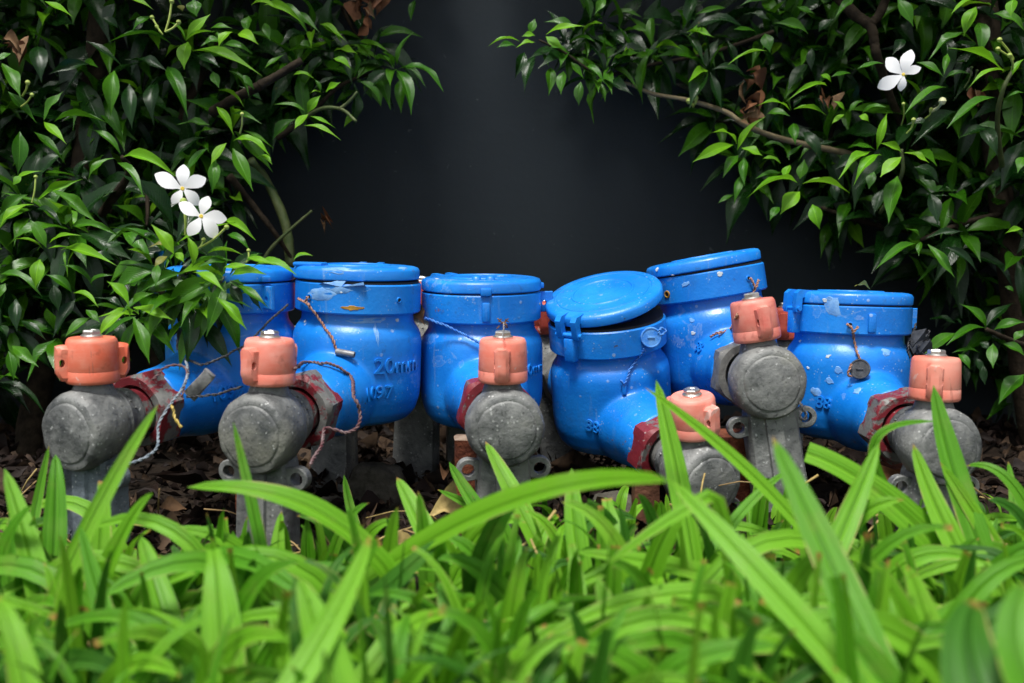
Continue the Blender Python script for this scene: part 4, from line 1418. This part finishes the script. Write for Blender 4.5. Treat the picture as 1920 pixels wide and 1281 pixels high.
dryleaf('large brown fallen leaf lying between the first and second valve legs', (395, 905), (290, 890), 62, .80, .78, M_LITTER, Vector((0, -.5, .9)), 2)
dryleaf('small reddish brown leaf under the large fallen leaf', (350, 955), (280, 965), 30, .72, .72, M_DRY, Vector((.2, -.6, .8)), 3)
dryleaf('curled yellow dry leaf beside the rusty post', (800, 975), (866, 962), 40, .66, .69, M_DRYYEL, Vector((0, -.7, .7)), 4)
dryleaf('pale yellow dead leaf lying behind the grass left of centre', (720, 1050), (790, 1020), 60, .60, .62, M_DRYYEL, Vector((0, -.7, .7)), 1)
dryleaf('dry tan leaf caught between the scuffed meter and its right neighbour', (786, 566), (798, 612), 24, .80, .785, M_DRY, Vector((-.3, -1, .1)), 5)
dryleaf('brown leaf curled on the soil behind the rusty post', (832, 900), (850, 860), 36, .80, .84, M_DRY, Vector((0, -.8, .6)), 6)
dryleaf('tiny yellow leaf resting on the lid of the rightmost meter', (1602, 537), (1632, 543), 7, .80, .80, M_LEAF[3], Vector((0, -.3, 1)), 0)
dryleaf('crumpled brown leaf under the rightmost valve', (1625, 905), (1690, 885), 46, .72, .74, M_DRYRED, Vector((0, -.8, .5)), 7)


def stone(label, px, py, d, rx, ry, rz, seed):
    bm = bmesh.new(); bmesh.ops.create_icosphere(bm, subdivisions=4, radius=1)
    for v in bm.verts:
        n = v.co.normalized()
        k = 1 + .28 * noise.noise(n * 1.3 + Vector((seed, 0, 0))) + .10 * noise.noise(n * 4 + Vector((seed, 3, 0)))
        q = n * k
        q = Vector((math.copysign(abs(q.x) ** .8, q.x), math.copysign(abs(q.y) ** .8, q.y), math.copysign(abs(q.z) ** .8, q.z)))
        v.co = Vector((q.x * rx, q.y * ry, q.z * rz))
    me = bpy.data.meshes.new('stone'); bm.to_mesh(me); bm.free()
    me.polygons.foreach_set('use_smooth', [True] * len(me.polygons)); me.materials.append(M_STONE)
    o = link('stone', me); p = P(px, py, d); o.location = p
    tag(o, label, 'stone', 'stones on the soil')


stone('rough mossy stone on the soil right of the second valve leg', 702, 925, .82, .024, .02, .028, 2.1)
stone('small dark stone on the soil behind the large brown leaf', 620, 955, .80, .012, .012, .010, 5.0)
stone('dark lump of stone beside the wooden stub under the ajar meter', 1150, 960, .78, .02, .018, .014, 8.0)


def stub(label, px0, px1, ytop, ybot, d, mat, lean=0.0, sq=.7, topmat=None, name='rusty_post', cat='post'):
    wd = (px1 - px0) * d / F
    a = P((px0 + px1) / 2, ytop, d); z0 = -.04
    rows, vs, fs = [], [], []
    seg, H = 20, 14
    for j in range(H + 1):
        t = j / H
        z = a.z + (z0 - a.z) * t
        rows.append(list(range(len(vs), len(vs) + seg)))
        for k in range(seg):
            an = 2 * PI * k / seg + PI / 4
            rr = wd * .5 / max(abs(math.cos(an)), abs(math.sin(an))) ** sq
            nn = 1 + .10 * noise.noise((k * .9, z * 90, px0)) + (.06 if (j % 5 == 0) else 0)
            vs.append((a.x + lean * (a.z - z) + rr * nn * math.cos(an), a.y + rr * nn * math.sin(an), z + .0015 * noise.noise((k, j, 2))))
    for A, B in zip(rows, rows[1:]):
        for k in range(seg):
            fs.append((A[k], B[k], B[(k + 1) % seg], A[(k + 1) % seg]))
    t = thing(name, label, cat, Matrix.Identity(4), 'stubs standing in the soil')
    m = MB(); m.add(vs, fs); m.build('shaft', mat, t, sharp=50)
    m = MB(); top = [vs[i] for i in rows[0]]; c = sum((Vector(v) for v in top), Vector()) / seg
    m.add([tuple(v) for v in top] + [tuple(c + Vector((0, 0, .001)))], [(k, (k + 1) % seg, seg) for k in range(seg)]); m.build('top', topmat or mat, t, sharp=50)


stub('rusty reddish square post left of the valve leg facing straight forward', 853, 908, 820, 980, .72, M_RUST, topmat=M_PALETOP)
stub('rusty brown post just left of the second valve leg', 442, 482, 862, 1000, .72, M_RUST)
stub('brown wooden stub with a pale top behind the lowest valve', 1186, 1236, 896, 990, .72, M_WOOD, topmat=M_WOOD, name='wooden_stub', cat='stub')
stub('wide rusty brown block between the two middle right valve legs', 1345, 1420, 812, 980, .76, M_RUST, sq=.9, name='rusty_block', cat='block')
stub('low reddish block under the rightmost valve', 1640, 1700, 872, 930, .78, M_RUST, name='rusty_block', cat='block')


# ------------------------------------------------------------------ grass
def blade_geo(path, wid, nrm, tipblunt=0.0, fold=.22, rows=12, root_w=.55):
    """path: list of Vectors from root to tip"""
    pts = path
    Ls = [0]
    for a, b in zip(pts, pts[1:]): Ls.append(Ls[-1] + (b - a).length)
    T = Ls[-1]
    vs, fs, uv = [], [], []
    n = len(pts)
    ph = random.uniform(0, 6); wv = random.uniform(.0, .10)
    for i, p in enumerate(pts):
        t = Ls[i] / T
        tg = (pts[min(i + 1, n - 1)] - pts[max(i - 1, 0)]).normalized()
        z = nrm - tg * nrm.dot(tg)
        if z.length < .15: z = (CAM - p) - tg * (CAM - p).dot(tg)
        z.normalize(); x = tg.cross(z)
        prof = (root_w + (1 - root_w) * min(1, t / .35)) * (1 if t < .62 else max(tipblunt, math.sqrt(max(0, 1 - ((t - .62) / .38) ** 2.0)) * (1 - .25 * (t - .62) / .38)))
        h = wid * .5 * prof
        for s in (-1, -.5, 0, .5, 1):
            vs.append(p + x * (h * s) + z * (h * fold * (abs(s) - .5) + h * wv * math.sin(t * 16 + ph + s * 2) * abs(s))); uv.append((.5 + .5 * s, t))
    for i in range(n - 1):
        for k in range(4):
            a = i * 5 + k; fs.append((a, a + 1, a + 6, a + 5))
    return vs, fs, uv


# traced blades: base, mid, tip pixels; width px; distance base / tip; tone; blunt
HB = [
    ((110, 1300), (62, 1060), (8, 878), 52, .44, .48, 0, 0), ((95, 1150), (104, 960), (104, 852), 46, .52, .55, 1, 0), ((70, 1200), (185, 950), (297, 758), 36, .44, .48, 0, 0),
    ((180, 1130), (190, 980), (196, 902), 48, .50, .52, 0, .5), ((150, 1200), (225, 1010), (287, 924), 42, .46, .46, 0, 0), ((350, 1300), (300, 1120), (264, 1005), 62, .42, .46, 0, 0),
    ((250, 1320), (195, 1150), (150, 985), 42, .42, .45, 1, 0), ((520, 1180), (480, 980), (437, 790), 26, .48, .50, 1, 0), ((720, 1060), (560, 940), (350, 914), 48, .48, .47, 0, 0),
    ((500, 1080), (420, 1012), (320, 992), 36, .54, .53, 0, 0), ((425, 1320), (412, 1130), (400, 1030), 84, .38, .41, 0, .35), ((525, 1160), (520, 1050), (528, 958), 34, .54, .56, 0, 0),
    ((520, 1330), (630, 1150), (694, 1005), 62, .32, .37, 0, 0), ((838, 1080), (785, 970), (744, 895), 48, .54, .57, 0, 0), ((945, 1020), (890, 945), (842, 866), 34, .62, .64, 1, 0),
    ((1040, 1080), (965, 930), (910, 828), 44, .56, .60, 0, 0), ((1098, 1120), (1078, 980), (1072, 878), 46, .52, .55, 0, 0), ((1175, 1120), (1150, 1010), (1138, 935), 56, .50, .53, 0, .4),
    ((1305, 1090), (1268, 880), (1230, 712), 44, .52, .56, 0, 0), ((1560, 1060), (1400, 880), (1208, 726), 30, .50, .52, 0, 0), ((1640, 1320), (1410, 1060), (1258, 902), 62, .34, .40, 0, 0),
    ((1680, 1330), (1560, 1060), (1448, 818), 76, .34, .40, 1, 0), ((1540, 1090), (1600, 950), (1648, 830), 50, .46, .49, 0, 0), ((1840, 1120), (1670, 940), (1513, 848), 62, .52, .54, 0, .75),
    ((1850, 1130), (1765, 970), (1712, 832), 46, .50, .54, 0, 0), ((1870, 1100), (1795, 900), (1750, 722), 52, .52, .56, 1, 0), ((1930, 1130), (1850, 1000), (1762, 866), 36, .52, .54, 0, 0),
    ((1940, 980), (1880, 890), (1812, 874), 28, .56, .58, 1, 0), ((1850, 1340), (1815, 1210), (1830, 1125), 150, .27, .30, 2, 0), ((1960, 1330), (1905, 1200), (1925, 1090), 130, .26, .28, 1, 0),
    ((1340, 1110), (1170, 1130), (1022, 1197), 46, .40, .39, 0, 0), ((1380, 1090), (1230, 1055), (1075, 1035), 42, .46, .45, 0, 0), ((1330, 930), (1230, 990), (1135, 1062), 34, .42, .40, 0, 0),
    ((760, 1300), (860, 1210), (942, 1158), 40, .38, .38, 2, 0), ((980, 1300), (880, 1240), (800, 1185), 40, .40, .40, 0, 0), ((640, 1330), (600, 1190), (560, 1085), 96, .33, .35, 0, 0),
    ((60, 1330), (25, 1190), (-5, 1120), 70, .32, .34, 0, 0), ((1060, 1320), (1082, 1160), (1072, 1020), 46, .44, .48, 0, .3), ((690, 1085), (960, 938), (1262, 903), 66, .50, .34, 0, 0),
    ((1230, 1330), (1290, 1240), (1460, 1210), 60, .34, .33, 1, 0), ((1480, 1120), (1540, 1050), (1600, 1130), 50, .40, .38, 0, 0), ((1250, 1330), (1180, 1240), (1060, 1215), 60, .36, .35, 1, 0),
    ((470, 1300), (520, 1200), (560, 1150), 46, .40, .40, 1, 0), ((900, 1120), (960, 1060), (970, 1000), 30, .52, .54, 1, 0), ((680, 1150), (770, 1060), (830, 1010), 52, .46, .46, 2, 0),
    ((1000, 1180), (900, 1070), (820, 1050), 50, .46, .45, 1, 0), ((60, 1000), (72, 930), (92, 835), 20, .56, .58, 1, 0), ((700, 1060), (665, 980), (645, 890), 20, .66, .68, 1, 0),
    ((1690, 960), (1640, 830), (1757, 790), 22, .56, .55, 1, 0), ((1430, 900), (1415, 1000), (1420, 880), 24, .60, .62, 1, 0), ((1330, 1060), (1390, 960), (1480, 880), 26, .52, .55, 1, 0),
    ((1700, 1330), (1600, 1200), (1560, 1130), 80, .34, .36, 1, 0), ((1420, 1330), (1360, 1200), (1290, 1150), 70, .35, .36, 0, 0), ((250, 1330), (330, 1200), (420, 1110), 46, .40, .42, 1, 0),
    ((1160, 1330), (1150, 1200), (1120, 1080), 60, .38, .42, 0, 0), ((860, 1330), (850, 1180), (820, 1090), 60, .40, .43, 1, 0), ((30, 1200), (20, 1050), (40, 930), 40, .48, .5, 1, 0),
    ((940, 985), (905, 960), (820, 918), 22, .64, .64, 1, 0), ((1760, 1330), (1740, 1180), (1700, 1060), 70, .38, .40, 0, 0), ((1905, 1000), (1900, 930), (1890, 865), 22, .58, .6, 1, 0), ((760, 1330), (740, 1230), (700, 1160), 60, .36, .38, 1, 0)]
CLUMPS = [(-1e9, 300, 'tall broad grass blades in front of the leftmost valve leg'), (300, 620, 'broad grass clump in front of the second valve leg with a blade arching left'),
          (620, 880, 'grass clump before the mossy stone including the long blurred blade arching right'), (880, 1120, 'grass clump right in front of the valve that faces straight forward'),
          (1120, 1400, 'grass clump with one tall blade rising past the lowest orange handle'), (1400, 1600, 'grass clump of long leaning blades before the leaning meter valve'),
          (1600, 1790, 'grass clump with large steep blades left of the rightmost valve'), (1790, 1e9, 'wide dark grass blades below the rightmost valve at the picture corner')]
roots = []
for x0, x1, lab in CLUMPS:
    xc = P((max(x0, 0) + min(x1, 1920)) / 2, 1100, .5)
    roots.append((x0, x1, thing('grass_clump', lab, 'grass clump', Matrix.Translation((xc.x, xc.y, 0)), 'clumps of broad grass')))
bpy.context.view_layer.update()


def blade_path(b, m_, t, d0, d1, rootit=True):
    B, T_ = P(*b, d0), P(*t, d1)
    Mi = P(*m_, (d0 + d1) / 2)
    C = Mi * 2 - (B + T_) * .5
    pts = [(B * (1 - s) ** 2 + C * 2 * s * (1 - s) + T_ * s * s) for s in [k / 13 for k in range(14)]]
    gz = ground_z(B.x, B.y)
    if B.z > gz + .008:
        tg = (pts[1] - pts[0]).normalized()
        c = B - tg * .012
        r = Vector((c.x - tg.x * .01, c.y + .006, gz))
        pre = [(r * (1 - s) ** 2 + c * 2 * s * (1 - s) + B * s * s) for s in [k / 5 for k in range(5)]]
        pts = pre + pts
    return pts


for (b, m_, t, wpx, d0, d1, tone, blunt) in HB:
    pts = blade_path(b, m_, t, d0, d1)
    nrm = (CAM - pts[len(pts) // 2]).normalized() * .8 + Vector((random.uniform(-.3, .3), 0, .55))
    v, f_, uv = blade_geo(pts, wpx * .92 * (d0 + d1) / 2 / F, nrm, blunt, random.uniform(.15, .35))
    root = next(r for x0, x1, r in roots if x0 <= b[0] < x1)
    inv = root.matrix_world.inverted()
    m = MB(); m.add(v, f_, uv, M=inv); m.build('blade', M_GRASS[tone], root, sharp=None)

for k in range(150):          # long blades leaning across each other
    d = random.uniform(.33, .57); x = random.uniform(-.52, .52) * (d / .55); y = CAM.y + d
    b = Vector((x, y, ground_z(x, y)))
    L = random.uniform(.095, .150) * (1.0 if d < .48 else .75)
    sd_ = random.choice((-1, 1)); le = random.uniform(.25, 1.15)
    h = Vector((sd_, random.uniform(-.6, .35), 0)).normalized()
    mid = b + Vector((0, 0, L * .52)) + h * (L * .30 * le)
    tip = b + Vector((0, 0, L * max(.30, .92 - .50 * le))) + h * (L * .80 * le)
    c = mid * 2 - (b + tip) * .5
    pts = [(b * (1 - s) ** 2 + c * 2 * s * (1 - s) + tip * s * s) for s in [q / 12 for q in range(13)]]
    v, f_, uv = blade_geo(pts, random.uniform(.0062, .0118), Vector((random.uniform(-.4, .4), -.8, .7)), random.choice((0, 0, 0, .4)), random.uniform(.15, .4))
    px = proj(b)[0]
    root = next(r for x0, x1, r in roots if x0 <= px < x1)
    m = MB(); m.add(v, f_, uv, M=root.matrix_world.inverted()); m.build('blade', M_GRASS[random.choice((0, 0, 0, 1, 1, 2))], root, sharp=None)

m = MB()
ng = 0
while ng < 1800:
    d = random.uniform(.30, .70) if ng > 150 else random.uniform(.28, .46)
    x = random.uniform(-.56, .56) * (d / .6); y = CAM.y + d
    if d > .62 and random.random() < .5: continue
    if -.36 < x < .02 and d > .565: continue
    if d > .56 and random.random() < .35: continue
    ng += 1
    b = Vector((x, y, ground_z(x, y)))
    L = random.uniform(.05, .10) if d < .5 else random.uniform(.045, .085) * (1.0 - 2.4 * (d - .5))
    if d < .40: L *= 1.12
    a = random.uniform(0, 2 * PI)
    le = random.uniform(.08, .9) ** 1.3
    h = Vector((math.cos(a), math.sin(a), 0))
    mid = b + Vector((0, 0, L * (.60 - .08 * le))) + h * (L * .26 * le)
    tip = b + Vector((0, 0, L * (1.0 - .55 * le))) + h * (L * .85 * le)
    c = mid * 2 - (b + tip) * .5
    pts = [(b * (1 - s) ** 2 + c * 2 * s * (1 - s) + tip * s * s) for s in [k / 9 for k in range(10)]]
    tw = Vector((random.uniform(-.5, .5), random.uniform(-.3, .3), random.uniform(-.1, .3)))
    nrm = (-h * .7 + Vector((0, 0, .6)) + tw) if random.random() < .6 else Vector((0, -.9, .5)) + tw
    v, f_, uv = blade_geo(pts, random.uniform(.0045, .0095), nrm, random.choice((0, 0, .2, .5)), random.uniform(.15, .45))
    m.add(v, f_, uv, random.choice((0, 0, 0, 1, 1, 1, 2, 2)))
gr = m.build('grass', M_GRASS, sharp=None)
tag(gr, 'broad bladed bright green grass covering the ground in front of the valves', 'grass', kind='stuff')
# dry straw between the blades
m = MB()
for k in range(160):
    d = random.uniform(.42, .70); x = random.uniform(-.4, .4) * d / .6; y = CAM.y + d
    p = Vector((x, y, ground_z(x, y) + random.uniform(.005, .04)))
    q = p + Vector((random.uniform(-1, 1), random.uniform(-.6, .6), random.uniform(-.4, .7))).normalized() * random.uniform(.012, .04)
    m.add(*tube([p, (p + q) / 2 + Vector((0, 0, .002)), q], random.uniform(.0004, .001), 4))
o = m.build('dry_straw', M_DRYYEL, sharp=None)
tag(o, 'scattered pale dry straw among the grass blades', 'straw', kind='stuff')
